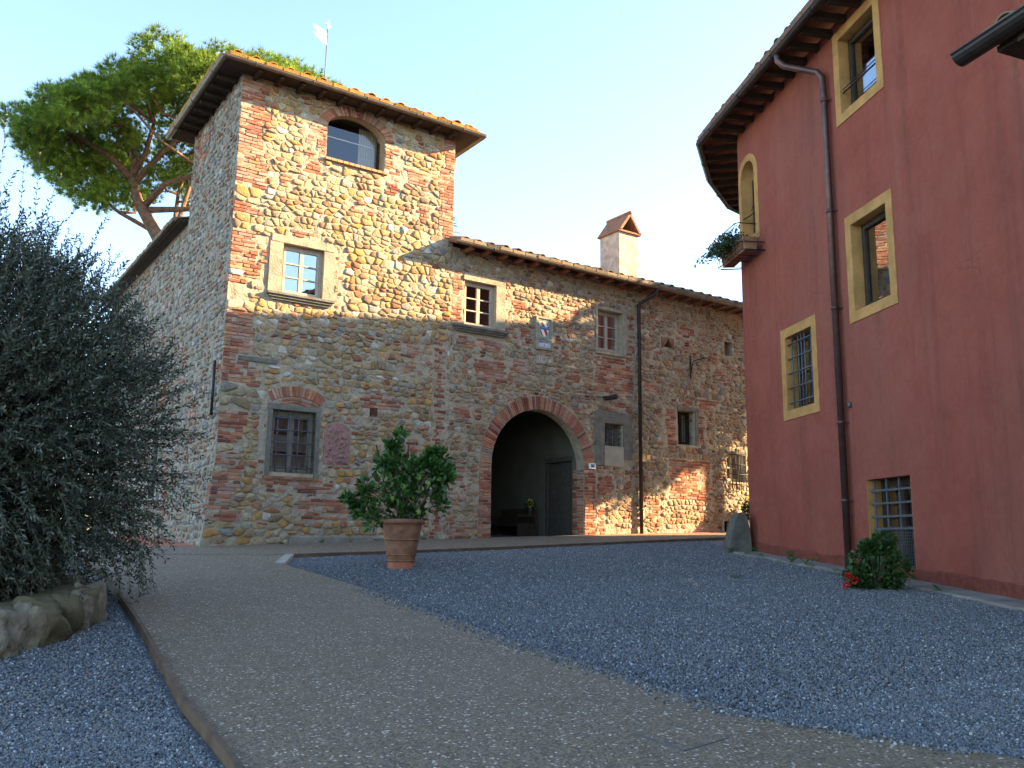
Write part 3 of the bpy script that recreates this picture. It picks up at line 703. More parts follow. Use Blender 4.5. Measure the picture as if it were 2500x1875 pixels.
chips('gravel', [([(-3.55, 14.9), (-3.3, 13.4), (-1.5, 10.3)], [(4.5, 20.4), (4.1, 16.2), (4.62, 12.6)], 88000), (DR[2:4], [(4.62, 12.6), (5.08, 9.5)], 70000), (DR[3:6], [(5.08, 9.5), (5.38, 7.5), (5.55, 6.3)], 88000), (DR[5:7], [(5.55, 6.3), (6.0, 3.0)], 24000)], 0, 3, 'blue-grey crushed stone gravel between the driveway and the red house')
chips('gravel', [([(-5.3, 11.7), (-3.32, 8.03), (-1.95, 5.41), (-1.41, 4.51), (-.6, 3.0)], [(-7.5, 10.5), (-6.0, 7.0), (-4.4, 4.8), (-3.6, 3.9), (-3.0, 2.6)], 75000)], 0, 4, 'blue-grey gravel left of the driveway round the olive bed')

# ------------------------------------------------------------------ stone tower
tower = thing('stone_tower', 'two storey rubble stone tower house with red brick corners and a mossy low pitched roof', 'tower', tuple(FR(2.6, 1.36)))
H_top = (2.02, 3.42, 9.80, 10.52, 10.98)            # arched top window
H_mid = (1.18, 2.09, 6.59, 7.67); H_low = (1.17, 2.10, 2.88, 4.15); H_vent = (3.31, 3.50, 4.20, 4.39)
RX = 5.28
m = MB(); wall_panel(m, FR, 0.1, RX, 0.9, 11.30, [H_top, H_mid, H_low, H_vent], 0.32, lump=.017)
m.build('front_wall', M['mortar'], tower)
SW = (4.70, 5.35, 2.45, 3.95)
m = MB(); wall_panel(m, SD, 0.0, 3.62, 0.9, 11.25, [], 0.3, lump=.016); m.build('side_wall', M['mortar_side'], tower)
m = MB(); BK = lambda s, z, o=0: FR(max(s, 1.5) if False else s, z, -3.62+o)
m.box(lambda a, z, o=0: C0+U*a+N*o+Z*z, 0.14, RX-.02, 4.0, 11.25, -3.60, -3.30); m.box(lambda a, z, o=0: C0+U*a+N*o+Z*z, RX-.3, RX-.001, 7.5, 11.25, -3.28, -.002)
m.build('rear_walls', M['mortar'], tower)
ms = Masonry(5)
rnd2 = random.Random(3); quoins = []; z = 1.45; k = 0
FRS = FR
while z < 11.2:
    h = rnd2.choice((0.22, 0.29, 0.36, 0.14)); wq = rnd2.uniform(0.34, 0.66)
    if z+h > 11.2: h = 11.2-z
    if h < .08: break
    quoins.append((0.1, 0.1+wq, z, z+h, 'stone' if rnd2.random() < 0.30 else 'brick')); z += h
quoR = []; z = 8.5
while z < 11.1:
    h = rnd2.choice((0.22, 0.29, 0.36)); quoR.append((RX-rnd2.uniform(.25, .5), RX, z, min(z+h, 11.2), 'brick')); z += h
patches = [(1.50, 2.00, 9.35, 10.62), (3.43, 3.85, 9.30, 10.60), (0.62, 0.88, 6.5, 7.7), (2.36, 2.58, 6.45, 7.75), (0.92, 1.08, 2.75, 4.1), (2.20, 2.34, 2.95, 3.1), (1.0, 2.6, 2.48, 2.80),
           (1.7, 3.0, 1.95, 2.42), (3.05, 4.15, 4.36, 4.66), (2.7, 3.3, 3.98, 4.16), (2.95, 4.9, 2.45, 2.85), (4.85, 5.2, 1.6, 6.1), (0.55, .9, 4.55, 4.9), (4.0, 4.7, 5.15, 5.45), (4.2, 4.6, 3.2, 3.9),
           (0.8, 1.5, 5.0, 5.08), (1.25, 2.0, 7.86, 8.04), (3.9, 4.6, 9.7, 10.1), (4.25, 4.7, 8.9, 9.3), (2.6, 3.3, 8.7, 8.86), (0.9, 1.3, 8.9, 9.2), (4.0, 4.5, 5.6, 5.9)]
low_arch = archpoly(1.0, 2.32, 4.18, 4.40, 4.76)
frame_mid = rect(0.90, 2.34, 6.40, 7.82); frame_low = rect(1.08, 2.19, 2.80, 4.28)
top_arch = archpoly(1.80, 3.64, 9.72, 10.52, 11.22)
relief = archpoly(2.28, 2.90, 3.08, 3.75, 4.0); plinth = rect(1.64, 4.2, 0.9, 1.64); slabg = rect(0.38, 1.22, 5.06, 5.17); wht = [rect(1.02, 1.27, 4.86, 5.03), rect(1.30, 1.50, 4.83, 5.0)]
big = [(3.0, 3.6, 8.0, 8.3, (0.42, .22, .08)), (1.3, 1.75, 9.3, 9.9, (0.40, .34, .25)), (3.9, 4.35, 7.35, 7.62, (0.47, .29, .12)), (3.15, 3.6, 5.55, 5.72, (.36, .24, .12)), (2.95, 3.25, 7.55, 7.8, (.60, .56, .48)), (0.55, 0.85, 2.0, 2.24, (.44, .29, .12)), (2.35, 2.75, 1.95+.1, 2.3, (.38, .25, .11))]
holes = [rect(*quoins[i][:4]) for i in range(len(quoins))]+[rect(*q[:4]) for q in quoR]+[rect(*p) for p in patches]+[low_arch, frame_mid, frame_low, top_arch, relief, plinth, slabg, rect(3.28, 3.53, 4.17, 4.42)]+wht
ms.stones(FR, 0.12, RX, 1.38, 11.22, holes, 'tower')
openings = [low_arch, frame_mid, frame_low, top_arch, relief, plinth, slabg]
for q in quoins:
    if q[4] == 'stone':
        ms.stones(FR, q[0], q[1], q[2], q[3], [], 'tower', hr=(q[3]-q[2], q[3]-q[2]+.01), wr=(.4, .6), minarea=.004)
    else: ms.bricks(FR, q[0], q[1], q[2], q[3], openings, ragged=0.0, miss=0.02)
for q in quoR: ms.bricks(FR, *q[:4], openings)
for p in patches: ms.bricks(FR, *p, openings, ragged=0.16, miss=0.10)
for s_ in wht: ms.stones(FR, s_[0][0], s_[1][0], s_[0][1], s_[2][1], [], 'tower', hr=(.3, .3), wr=(.5, .5), gap=(.004, .005), proud=(.03, .03))
for i in range(-1, -3, -1): ms.st[i] = ms.st[i][:3]+((0.56, 0.57, 0.60),)
# arches
ms.arch(FR, 2.72, 10.52, 0.71, 0.93, 0.05, math.pi-.05, 0.62)
for (zz0, zz1) in ((9.82, 10.5),):
    ms.bricks(FR, 1.80, 2.01, zz0, zz1); ms.bricks(FR, 3.43, 3.64, zz0, zz1)
cx_, r_a = 1.66, 1.05
ms.arch(FR, 1.66, 3.42, 1.02, 1.24, math.pi/2-.53, math.pi/2+.53, 1.0, 0.07)
ms.arch(FR, 1.66, 3.42, 0.0, 0.0, 0, 0)
for j, rr in enumerate((0.93, 0.86)):
    for i in range(5):
        a = math.pi/2+(i-2)*.235; ms.brick(FR, 1.66+rr*math.cos(a), 3.42+rr*math.sin(a)+.035, .205, .055, a-math.pi/2, .016)
for i in range(11): ms.brick(FR, 1.98+(i+.5)*.138, 9.765, .128, .06, 0, .07, (0.45, 0.25, 0.13))
# side wall stones (smaller, sunk in mortar); the lower part is battered
ms.stones(SD, 0.05, 3.60, 1.4, 11.1, [], 'side', hr=(0.07, 0.15), wr=(0.08, 0.24), gap=(0.014, 0.034), proud=(0.008, 0.04), keep=0.85, minarea=.0012)
for (a, b2, c, d) in ((0.02, .3, 3.5, 3.9), (0.02, .32, 4.6, 5.1), (.02, .3, 6.3, 6.9), (.02, .28, 8.0, 8.6), (1.6, 2.2, 3.9, 4.5), (2.2, 3.3, 10.2, 10.9), (0.0, .3, 2.0, 2.7)): ms.bricks(SD, a, b2, c, d, ragged=.08, miss=.1)
ms.finish(tower)
# trim
m = MB(); m.box(FR, .90, 1.18, 6.57, 7.66, -.02, .035); l = m.build('stone_jamb', M['pietra'], tower)
m = MB(); m.box(FR, 2.09, 2.34, 6.57, 7.66, -.02, .033); m.build('stone_jamb', M['pietra'], tower)
m = MB(); m.box(FR, .93, 2.32, 7.665, 7.82, -.02, .045); m.build('stone_lintel', M['pietra'], tower)
m = MB(); m.box(FR, .88, 2.34, 6.52, 6.568, -.25, .13); m.box(FR, .92, 2.31, 6.47, 6.519, -.02, .095); m.box(FR, .97, 2.26, 6.42, 6.469, -.02, .06); m.build('window_sill', M['slate'], tower)
casement(tower, FR, 1.185, 2.085, 6.575, 7.66, -.10, 2, 3, 0.055, gm='glass')
for (a, b2, c, d) in ((1.08, 1.17, 2.80, 4.15), (2.10, 2.19, 2.80, 4.15)):
    m = MB(); m.box(FR, a, b2, c, d, -.2, .03); m.build('stone_jamb', M['slate'], tower)
m = MB(); m.box(FR, 1.06, 2.21, 4.152, 4.26, -.2, .035); m.build('stone_lintel', M['slate'], tower)
m = MB(); m.box(FR, 1.05, 2.22, 2.74, 2.798, -.2, .04); m.build('window_sill', M['terracotta'], tower)
w_ = casement(tower, FR, 1.175, 2.095, 2.85, 4.14, -.16, 2, 1, 0.06, 'oldwood')
for x0, x1 in ((1.24, 1.57), (1.70, 2.03)):    # panelled inner shutters with a dark gap between
    for k in range(3):
        q = MB(); q.box(FR, x0, x1, 2.93+k*.39, 3.27+k*.39, -.215, -.190); q.build('shutter_panel', M['oldwood'], w_)
grille(tower, FR, 1.19, 2.08, 2.86, 4.12, -.03, 4, 5, .012)
m = MB(); m.box(FR, 2.30, 2.88, 3.10, 3.76, -.02, .02); V = [(2.59+.29*math.cos(math.pi*i/14), 3.76+.22*math.sin(math.pi*i/14)) for i in range(15)]
m.add([FR(x, z, .02) for x, z in V], [tuple(range(15))]); m.build('stucco_niche', M['pinkrelief'], tower)
r_ = random.Random(9); m = MB()
for _ in range(70):
    x, z = 2.59+r_.uniform(-.25, .25), r_.uniform(3.14, 3.86); c = FR(x, z, .02); rr = r_.uniform(.012, .04); rock(m, c, (rr, rr, rr*1.3), _, n=6, m=4)
m.build('stucco_lumps', M['pinkrelief'], tower, kind='stuff', smooth=True)
m = MB(); m.box(FR, 1.66, 5.0, 0.9, 1.60, -.02, .05); m.build('cement_plinth', M['cement'], tower)
m = MB(); m.box(FR, .40, 1.20, 5.07, 5.16, -.02, .04); m.build('stone_band', M['slate'], tower)
m = MB(); m.box(FR, 3.31, 3.50, 4.20, 4.39, -.30, -.28); m.build('vent_back', M['dark'], tower)
vg = MB(); vg.box(FR, 3.30, 3.51, 4.19, 4.205, -.03, .02)
for i in range(6): vg.box(FR, 3.315+i*.034, 3.325+i*.034, 4.207, 4.39, -.02, -.008); vg.box(FR, 3.312, 3.50, 4.222+i*.028, 4.230+i*.028, -.03, -.021)
vg.build('vent_grid', M['soffit'], tower)
# top window: big pane, curtains and roller behind
tw = MB(); tw.box(FR, 2.025, 2.06, 9.81, 10.6, -.30, -.26); tw.box(FR, 3.38, 3.415, 9.81, 10.6, -.30, -.26); tw.box(FR, 2.06, 3.38, 9.81, 9.84, -.30, -.262)
W_ = tw.build('window', M['darkwood'], tower)
q = MB(); ap = archpoly(2.03, 3.41, 9.82, 10.52, 10.97); q.add([FR(x, z, -.275) for x, z in ap], [tuple(range(len(ap)))]); q.build('pane', M['glass_dim'], W_)
q = MB(); q.box(FR, 1.9, 3.5, 9.7, 11.1, -1.0, -.96); q.build('dark_interior', M['dark'], W_)
q = MB(); n_ = 40; V = []
for i in range(n_+1):
    x = 2.95+.46*i/n_; V += [FR(x, 9.83, -.42+.03*math.sin(i*1.1)), FR(x, 10.9, -.42+.02*math.sin(i*1.1))]
q.add(V, [(2*i, 2*i+2, 2*i+3, 2*i+1) for i in range(n_)]); q.build('curtain', M['curtain'], W_, smooth=True)
q = MB(); q.tube([FR(2.1, 10.50, -.4), FR(3.3, 10.50, -.4)], .012, 6); q.build('curtain_rod', M['white'], W_)
# eaves, gutters, roof
EV = lambda s, z, o=0: C0+U*s+N*o+Z*z
OV = 0.46; ez = 11.20; sl_ = 0.30
A1 = EV(0.1-OV, ez, OV); B1 = EV(RX+OV-.02, ez, OV); C1 = EV(RX+OV-.02, ez, -3.62-OV); D1 = EV(0.1-OV, ez, -3.62-OV)
pk1 = EV(2.1, ez+.70, -1.8); pk2 = EV(3.3, ez+.70, -1.8)
m = MB(); m.add([A1, B1, C1, D1, pk1, pk2], [(0, 1, 5, 4), (1, 2, 5), (2, 3, 4, 5), (3, 0, 4)]); m.add([p-Z*.05 for p in (A1, B1, C1, D1)], [(3, 2, 1, 0)])
m.add([A1, B1, C1, D1]+[p-Z*.05 for p in (A1, B1, C1, D1)], [(0, 4, 5, 1), (1, 5, 6, 2), (2, 6, 7, 3), (3, 7, 4, 0)]); m.build('roof_deck', M['darkwood'], tower)
rafters(tower, EV(.1, ez-.052, OV-.02), U, -N, RX-.1, OV-.05, 11, 0.0); rafters(tower, EV(.1-OV+.03, ez-.052, -.1), -N, U, 3.5, OV-.05, 8, 0.0)
wd = (B1-A1).length; g1 = ((pk1+pk2)/2-(A1+B1)/2); g1 = (g1-U*g1.dot(U)).normalized(); gl_ = 1.8+OV
roof_slope(tower, A1, U, g1, wd, 2.3, 'tile_tower', lambda a, b2: b2 < min(a, wd-a)*0.95+.05, 170, 2)
g2 = ((pk1-(A1+D1)/2)-N*0); g2 = (g2-N*g2.dot(N)).normalized(); ld = (A1-D1).length
roof_slope(tower, D1, N, g2, ld, 2.2, 'tile_tower', lambda a, b2: b2 < min(a, ld-a)+.05, 60, 3)
g3 = (pk2-(B1+C1)/2); g3 = (g3-N*g3.dot(N)).normalized()
roof_slope(tower, B1, -N, g3, ld, 2.2, 'tile_tower', lambda a, b2: b2 < min(a, ld-a)+.05, 60, 4)
g4 = ((pk1+pk2)/2-(C1+D1)/2); g4 = (g4-U*g4.dot(U)).normalized()
roof_slope(tower, C1, -U, g4, wd, 2.2, 'tile_tower', lambda a, b2: b2 < min(a, wd-a)+.05, 0, 5)
gr = .062; off = .06
Ag, Bg, Cg, Dg = EV(.1-OV-off, ez-.03, OV+off), EV(RX+OV+off, ez-.03, OV+off), EV(RX+OV+off, ez-.03, -3.62-OV-off), EV(.1-OV-off, ez-.03, -3.62-OV-off)
gutter(tower, [Ag, Bg], gr, 'gutter', rings=1.2); gutter(tower, [Dg, Ag+N*-.004], gr, 'gutter', rings=1.2); gutter(tower, [Bg-N*.004, Cg], gr, 'gutter')
m = MB(); m.tube([EV(RX+OV+off, ez-.08, -.9), EV(RX+OV+off, ez-.30, -.9), EV(RX+.16, ez-.5, -.9), EV(RX+.07, ez-.55, -.9), EV(RX+.07, 8.9, -.9)], .045, 8); m.build('downpipe', M['gutter'], tower, smooth=True)
m = MB(); m.tube([SD(.28, 5.05, .07), SD(.28, 3.95, .07)], .03, 8); m.build('downpipe', M['blackpipe'], tower, smooth=True)
# weather vane
wv = thing('weather_vane', 'white swallow-tailed pennant with a small cross on an iron rod above the tower roof', 'weather vane', tuple(EV(2.46, 11.75, -1.5)))
m = MB(); m.tube([EV(2.46, 11.6, -1.5), EV(2.49, 14.0, -1.5)], .014, 6); m.build('rod', M['iron'], wv, smooth=True)
pn = [(0, 13.36), (-.12, 13.42), (-.26, 13.5), (-.37, 13.62), (-.25, 13.60), (-.22, 13.62), (-.30, 13.70), (-.37, 13.80), (-.22, 13.78), (-.1, 13.74), (0, 13.68)]
m = MB(); F_ = [EV(2.475+x, z, -1.5+.006) for x, z in pn]; Bk = [EV(2.475+x, z, -1.5-.006) for x, z in pn]; n_ = len(pn)
m.add(F_+Bk, [(0, 1, 2, 3, 4, 5), (0, 5, 10), (5, 6, 7, 8), (5, 8, 9, 10), tuple(n_+i for i in (5, 4, 3, 2, 1, 0)), (n_+10, n_+5, n_), (n_+8, n_+7, n_+6, n_+5), (n_+10, n_+9, n_+8, n_+5)]+[(i, n_+i, n_+(i+1) % n_, (i+1) % n_) for i in range(n_)]); m.build('pennant', M['white'], wv)
m = MB(); m.tube([EV(2.42, 13.93, -1.5), EV(2.57, 13.87, -1.5)], .016, 6); m.tube([EV(2.488, 13.80, -1.5), EV(2.488, 14.02, -1.5)], .02, 6); m.build('cross', M['white'], wv)

# ------------------------------------------------------------------ annex behind the tower on the left
anx = thing('stone_annex', 'lower rubble stone range behind the tower, mostly hidden by the olive tree', 'building', tuple(SD(7, 1.5)))
m = MB(); wall_panel(m, SD, 3.62, 13.0, 0.9, 8.98, [SW], 0.3, o=-.03, step=1.0); m.build('side_wall', M['mortar_side'], anx)
m = MB(); m.box(SD, 3.7, 13.0, .9, 8.95, -5.0, -4.7); m.box(SD, 12.7, 12.99, .9, 8.95, -4.69, -.04); m.build('rear_walls', M['mortar_side'], anx)
ma = Masonry(8); swf = rect(SW[0]-.14, SW[1]+.14, SW[2]-.1, SW[3]+.16)
ma.stones(lambda a, z, o: SD(a, z, o-.03), 3.64, 9.5, 1.4, 8.9, [swf], 'side', hr=(0.08, 0.16), wr=(0.1, 0.28), gap=(0.014, 0.034), proud=(0.008, 0.04), keep=0.85, minarea=.0015)
for p in ((4.3, 5.2, 4.6, 5.3), (3.7, 4.1, 2.0, 3.3), (5.8, 6.6, 3.2, 3.7)): ma.bricks(lambda a, z, o: SD(a, z, o-.02), *p, ragged=.1, miss=.1)
ma.finish(anx, 260)
for (a, b2, c, d) in ((SW[0]-.12, SW[0], SW[2], SW[3]), (SW[1], SW[1]+.12, SW[2], SW[3]), (SW[0]-.12, SW[1]+.12, SW[3]+.001, SW[3]+.14), (SW[0]-.14, SW[1]+.14, SW[2]-.09, SW[2]-.001)):
    m = MB(); m.box(SD, a, b2, c, d, -.2, .03); m.build('stone_surround', M['plaster'], anx)
casement(anx, SD, SW[0], SW[1], SW[2], SW[3], -.2, 1, 2, .05, 'oldwood'); grille(anx, SD, SW[0], SW[1], SW[2], SW[3], -.06, 4, 7, .011)
e0 = SD(3.64, 9.0, .22)-Z*0; e1 = SD(13.0, 9.0, .22); inn = U
m = MB(); m.hexa([e0-Z*.06, e0+inn*4.5+Z*1.25-Z*.06, e0, e0+inn*4.5+Z*1.25, e1-Z*.06, e1+inn*4.5+Z*1.25-Z*.06, e1, e1+inn*4.5+Z*1.25]); m.build('roof_deck', M['darkwood'], anx)
gA = (inn*4.5+Z*1.25).normalized(); roof_slope(anx, e1, N, gA, 9.3, 4.6, 'tile_wing', None, 0, 7)

# ------------------------------------------------------------------ stone wing with the archway
wing = thing('stone_wing', 'long two storey stone and brick range with a round archway and a tiled roof', 'building', tuple(EV(10, 1.6)))
W0, W1 = RX+.002, 19.5; ARC = (6.48, 9.27, 1.0, 3.36, 4.755)
H1 = (5.64, 6.52, 6.56, 7.67); H2 = (9.73, 10.60, 6.51, 7.62); H3 = (9.93, 10.58, 4.02, 4.61); H4 = (12.60, 13.27, 4.25, 5.20); H5 = (14.53, 15.33, 3.32, 4.13); H6 = (14.32, 14.70, 1.88, 2.20); H7 = (14.56, 14.93, 7.0, 7.43); H8 = (12.03, 12.49, 6.92, 7.18)
m = MB(); wall_panel(m, EV, W0, W1, 0.9, 8.42, [ARC, H1, H2, H3, H4, H5, H6, H7, H8], 0.30, step=1.2, lump=.017); m.build('front_wall', M['mortar'], wing)
m = MB(); m.box(EV, W0, W1, 1.0, 8.4, -6.3, -6.0); m.box(EV, W1-.3, W1-.001, 1.0, 8.4, -5.99, -.01); m.build('rear_walls', M['mortar'], wing)
mw = Masonry(21)
arch_out = archpoly(6.14, 9.64, 1.0, 3.36, 5.10, 20)
wp = [(5.22, 5.60, 6.62, 7.75), (5.36, 6.80, 6.02, 6.38), (5.9, 6.9, 5.3, 5.85), (10.72, 11.05, 6.5, 7.7), (9.57, 11.0, 5.35, 6.42), (7.2, 7.66, 6.30, 6.72), (8.25, 8.55, 6.35, 6.75), (9.66, 10.3, 2.75, 3.3), (12.1, 12.57, 4.2, 5.25), (12.2, 13.9, 2.75, 3.85),
      (10.0, 11.0, 5.05, 5.3), (13.3, 13.7, 4.3, 5.1), (5.3, 5.8, 2.6, 3.3), (5.35, 5.9, 4.3, 4.65), (6.95, 7.5, 5.65, 5.95), (8.6, 9.2, 5.55, 5.8), (11.3, 12.0, 5.6, 5.85), (13.4, 14.3, 5.3, 5.6), (12.6, 13.4, 7.3, 7.6), (6.9, 7.5, 7.2, 7.45), (8.5, 9.2, 7.2, 7.5), (14.0, 14.6, 6.2, 6.6), (9.7, 10.0, 1.75, 2.5), (11.3, 11.9, 2.2, 2.7), (5.3, 6.0, 1.6, 1.9), (15.6, 16.6, 5.0, 5.5)]
fr1 = rect(5.56, 6.80, 6.36, 7.84); fr2 = rect(9.66, 10.72, 6.42, 7.70); fr3 = rect(9.64, 10.90, 3.48, 4.92); fr4 = rect(12.58, 13.40, 4.20, 5.32); fr5 = rect(14.48, 15.40, 3.28, 4.20); fr6 = rect(14.26, 14.76, 1.85, 2.26); fr7 = rect(14.54, 14.95, 6.98, 7.45); fr8 = rect(11.98, 12.54, 6.85, 7.26); frp = rect(7.68, 8.23, 6.25, 7.12)
opw = [arch_out, fr1, fr2, fr3, fr4, fr5, fr6, fr7, fr8, frp]
mw.stones(EV, W0+.01, 17.2, 1.5, 8.36, opw+[rect(*p) for p in wp], 'wing', hr=(0.045, 0.13), wr=(0.09, 0.28), gap=(0.004, 0.016), proud=(0.002, 0.034), minarea=.0012, fn=lambda x, z: z > 1.95 or x < 9.7 or noise.noise(Vector((x, z*2, 3))) > 0.1)
for p in wp: mw.bricks(EV, *p, opw, ragged=0.12, miss=0.08)
mw.bricks(EV, 6.14, 6.47, 1.45, 3.36, (), miss=.02, pr=(.01, .025)); mw.bricks(EV, 9.28, 9.64, 1.5, 3.36, (), miss=.02, pr=(.01, .025))
mw.arch(EV, 7.875, 3.36, 1.40, 1.73, 0.0, math.pi, 1.0, .058, .02)
JL = lambda t, z, o: EV(9.27-o, z, -t)      # brick reveal of the arch
JT = lambda t, z, o: EV(6.48+o, z, -t)
mw.bricks(JL, 0.02, 0.46, 1.5, 3.36, (), miss=.03, pr=(.003, .014)); mw.bricks(JT, 0.02, .3, 1.5, 3.36, (), pr=(.003, .014))
mw.finish(wing)
# passage behind the arch
m = MB()
def PV(a, z, t): return EV(a, z, -t)
m.hexa([PV(9.275, z, t) for t in (.30, .47) for z in (1.0, 5.2) for (a) in (0,)] and [EV(a, z, -t) for t in (.302, .47) for z in (1.0, 4.76) for a in (9.272, 9.6)])
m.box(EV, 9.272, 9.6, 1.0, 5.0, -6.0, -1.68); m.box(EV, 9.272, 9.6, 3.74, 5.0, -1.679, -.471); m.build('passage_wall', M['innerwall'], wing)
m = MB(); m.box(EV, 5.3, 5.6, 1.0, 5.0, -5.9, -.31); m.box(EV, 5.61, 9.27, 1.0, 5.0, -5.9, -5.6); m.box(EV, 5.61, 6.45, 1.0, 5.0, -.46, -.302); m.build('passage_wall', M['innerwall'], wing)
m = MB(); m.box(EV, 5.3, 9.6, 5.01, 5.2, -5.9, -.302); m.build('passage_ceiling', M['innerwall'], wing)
m = MB(); m.box(EV, 5.5, 9.5, 1.2, 1.555, -5.9, .02); m.build('doorstep_floor', M['cement'], wing)
DF = lambda t, z, o: EV(9.36-o, z, -t)
m = MB(); m.box(DF, .475, .56, 1.56, 3.70, -.05, .07); m.box(DF, 1.59, 1.675, 1.56, 3.70, -.05, .07); m.box(DF, .475, 1.675, 3.62, 3.735, -.05, .095)
dr = m.build('door', M['doorwood'], wing)
for i in range(2):
    x0 = .57+i*.51; q = MB(); q.box(DF, x0, x0+.50, 1.60, 3.61, -.03, .0); lf = q.build('door_leaf', M['doorwood'], dr)
    for (z0, z1) in ((1.7, 2.3), (2.42, 3.0), (3.1, 3.5)):
        q = MB(); q.box(DF, x0+.08, x0+.42, z0, z1, .0, .018); q.build('door_panel', M['doorwood'], dr)
q = MB(); rock(q, DF(1.06, 2.55, .03), (.025, .025, .03), 1, n=8, m=5, amp=0); q.build('door_knob', M['iron'], dr, smooth=True)
m = MB(); m.box(DF, .90, 1.16, 3.86, 3.875, -.1, -.075); m.box(DF, .90, 1.16, 4.06, 4.075, -.1, -.075); m.box(DF, .90, .915, 3.876, 4.059, -.1, -.075); m.box(DF, 1.145, 1.16, 3.876, 4.059, -.1, -.075); m.build('niche_outline', M['slate'], wing)
bn = thing('bench', 'dark high-backed bench standing against the wall inside the archway', 'bench', tuple(EV(8.9, 1.56, -2.6)))
m = MB(); m.box(EV, 9.10, 9.20, 1.58, 2.43, -3.5, -1.85); m.build('backrest', M['darkwood'], bn)
m = MB(); m.box(EV, 8.55, 9.09, 1.96, 2.02, -3.5, -1.85); m.build('seat', M['darkwood'], bn)
for t in (-3.5, -1.93):
    m = MB(); m.box(EV, 8.55, 9.09, 1.558, 1.959, t, t+.07); m.build('side_panel', M['darkwood'], bn); m = MB(); m.box(EV, 8.56, 9.09, 2.2, 2.26, t, t+.07); m.build('armrest', M['darkwood'], bn)
hp = thing('flower_pot', 'small grey pot of yellow flowers hung on the passage wall inside the arch', 'flower pot', tuple(EV(9.1, 2.26, -2.08)))
c = EV(9.12, 2.26, -2.08); m = MB(); m.lathe(c, [(.055, 0), (.085, .15), (.09, .16), (.08, .16), (.075, .12)], 14); m.build('pot', M['iron'], hp, smooth=True)
def leafball(mb, cs, n_, L, Wd, seed, shade=(0.75, 1.25), squash=1.0, up_=0.3, nverts=4):
    r_ = random.Random(seed)
    for _ in range(n_):
        c, rr = cs[r_.randrange(len(cs))]; d = Vector((r_.gauss(0, 1), r_.gauss(0, 1), r_.gauss(0, 1)*squash)).normalized()
        p = Vector(c)+d*rr*r_.uniform(.35, 1.05)**.6; ax = (d+Vector((r_.gauss(0, .5), r_.gauss(0, .5), r_.gauss(0, .5)+up_))).normalized()
        s_ = ax.cross(Vector((r_.gauss(0, 1), r_.gauss(0, 1), r_.gauss(0, 1)))).normalized(); l = L*r_.uniform(.7, 1.2); w2 = Wd*r_.uniform(.8, 1.2)/2; nn = ax.cross(s_)
        k = r_.uniform(*shade); col = (k*r_.uniform(.9, 1.1), k, k*r_.uniform(.85, 1.1))
        mb.add([p, p+ax*l*.45+s_*w2-nn*w2*.25, p+ax*l-nn*l*.12, p+ax*l*.45-s_*w2-nn*w2*.25], [(0, 1, 2), (0, 2, 3)], col)
m = MB(); leafball(m, [(c+Z*.26, .13)], 120, .07, .04, 3); m.build('leaves', M['ivy'], hp)
m = MB(); leafball(m, [(c+Z*.32, .10)], 110, .04, .03, 4); m.build('blossom', M['yellowpetal'], hp)
# wing windows and trim
for (a, b2, c, d, o, mt, nm) in ((6.525, 6.79, 6.56, 7.79, .035, 'pietra', 'stone_jamb'), (5.60, 6.79, 7.675, 7.79, .04, 'pietra', 'stone_lintel'), (9.665, 9.728, 6.50, 7.62, .03, 'pietra', 'stone_jamb'), (10.602, 10.71, 6.50, 7.62, .03, 'pietra', 'stone_jamb'), (9.66, 10.72, 7.622, 7.69, .035, 'pietra', 'stone_lintel'), (9.66, 10.72, 6.42, 6.498, .045, 'pietra', 'window_sill'),
                            (9.65, 9.928, 3.50, 4.612, .04, 'slate', 'stone_jamb'), (10.582, 10.88, 3.72, 4.612, .04, 'slate', 'stone_jamb'), (9.65, 10.88, 4.614, 4.91, .045, 'slate', 'stone_lintel'), (9.93, 10.58, 3.50, 4.018, .035, 'plaster', 'plaster_panel'),
                            (12.58, 13.40, 5.202, 5.31, .04, 'slate', 'stone_lintel'), (13.272, 13.38, 4.25, 5.20, .03, 'slate', 'stone_jamb'), (14.48, 15.38, 4.132, 4.2, .03, 'slate', 'stone_lintel'), (14.27, 14.318, 1.86, 2.25, .03, 'plaster', 'stone_jamb'), (14.702, 14.75, 1.86, 2.25, .03, 'plaster', 'stone_jamb')):
    m = MB(); m.box(EV, a, b2, c, d, -.05, o); m.build(nm, M[mt], wing)
m = MB(); m.box(EV, 5.33, 6.84, 6.50, 6.555, -.2, .14); m.box(EV, 5.37, 6.81, 6.45, 6.499, -.02, .10); m.box(EV, 5.41, 6.77, 6.40, 6.449, -.02, .065); m.build('window_sill', M['slate'], wing)
casement(wing, EV, 5.645, 6.515, 6.565, 7.665, -.10, 2, 3, .05); casement(wing, EV, 9.735, 10.595, 6.52, 7.615, -.17, 2, 3, .05, curtain=[(9.80, 10.12)])
casement(wing, EV, 9.935, 10.575, 4.02, 4.61, -.22, 2, 1, .035, 'oldwood'); grille(wing, EV, 9.94, 10.57, 4.03, 4.60, -.08, 4, 4, .011)
casement(wing, EV, 12.605, 13.265, 4.255, 5.195, -.24, 2, 1, .04, 'darkwood'); grille(wing, EV, 12.61, 13.26, 4.26, 5.19, -.12, 3, 2, .009, 'blackiron')
casement(wing, EV, 14.535, 15.325, 3.325, 4.125, -.2, 2, 2, .04, 'wood')
g_ = grille(wing, EV, 14.5, 15.36, 3.1, 4.22, .16, 6, 4, .011, 'blackiron', over=.06)
q = MB(); q.box(EV, 14.325, 14.695, 1.885, 2.195, -.28, -.25); q.build('dark_interior', M['dark'], wing)
q = MB(); q.box(EV, 14.565, 14.925, 7.005, 7.425, -.28, -.25); q.build('niche_back', M['plaster'], wing)
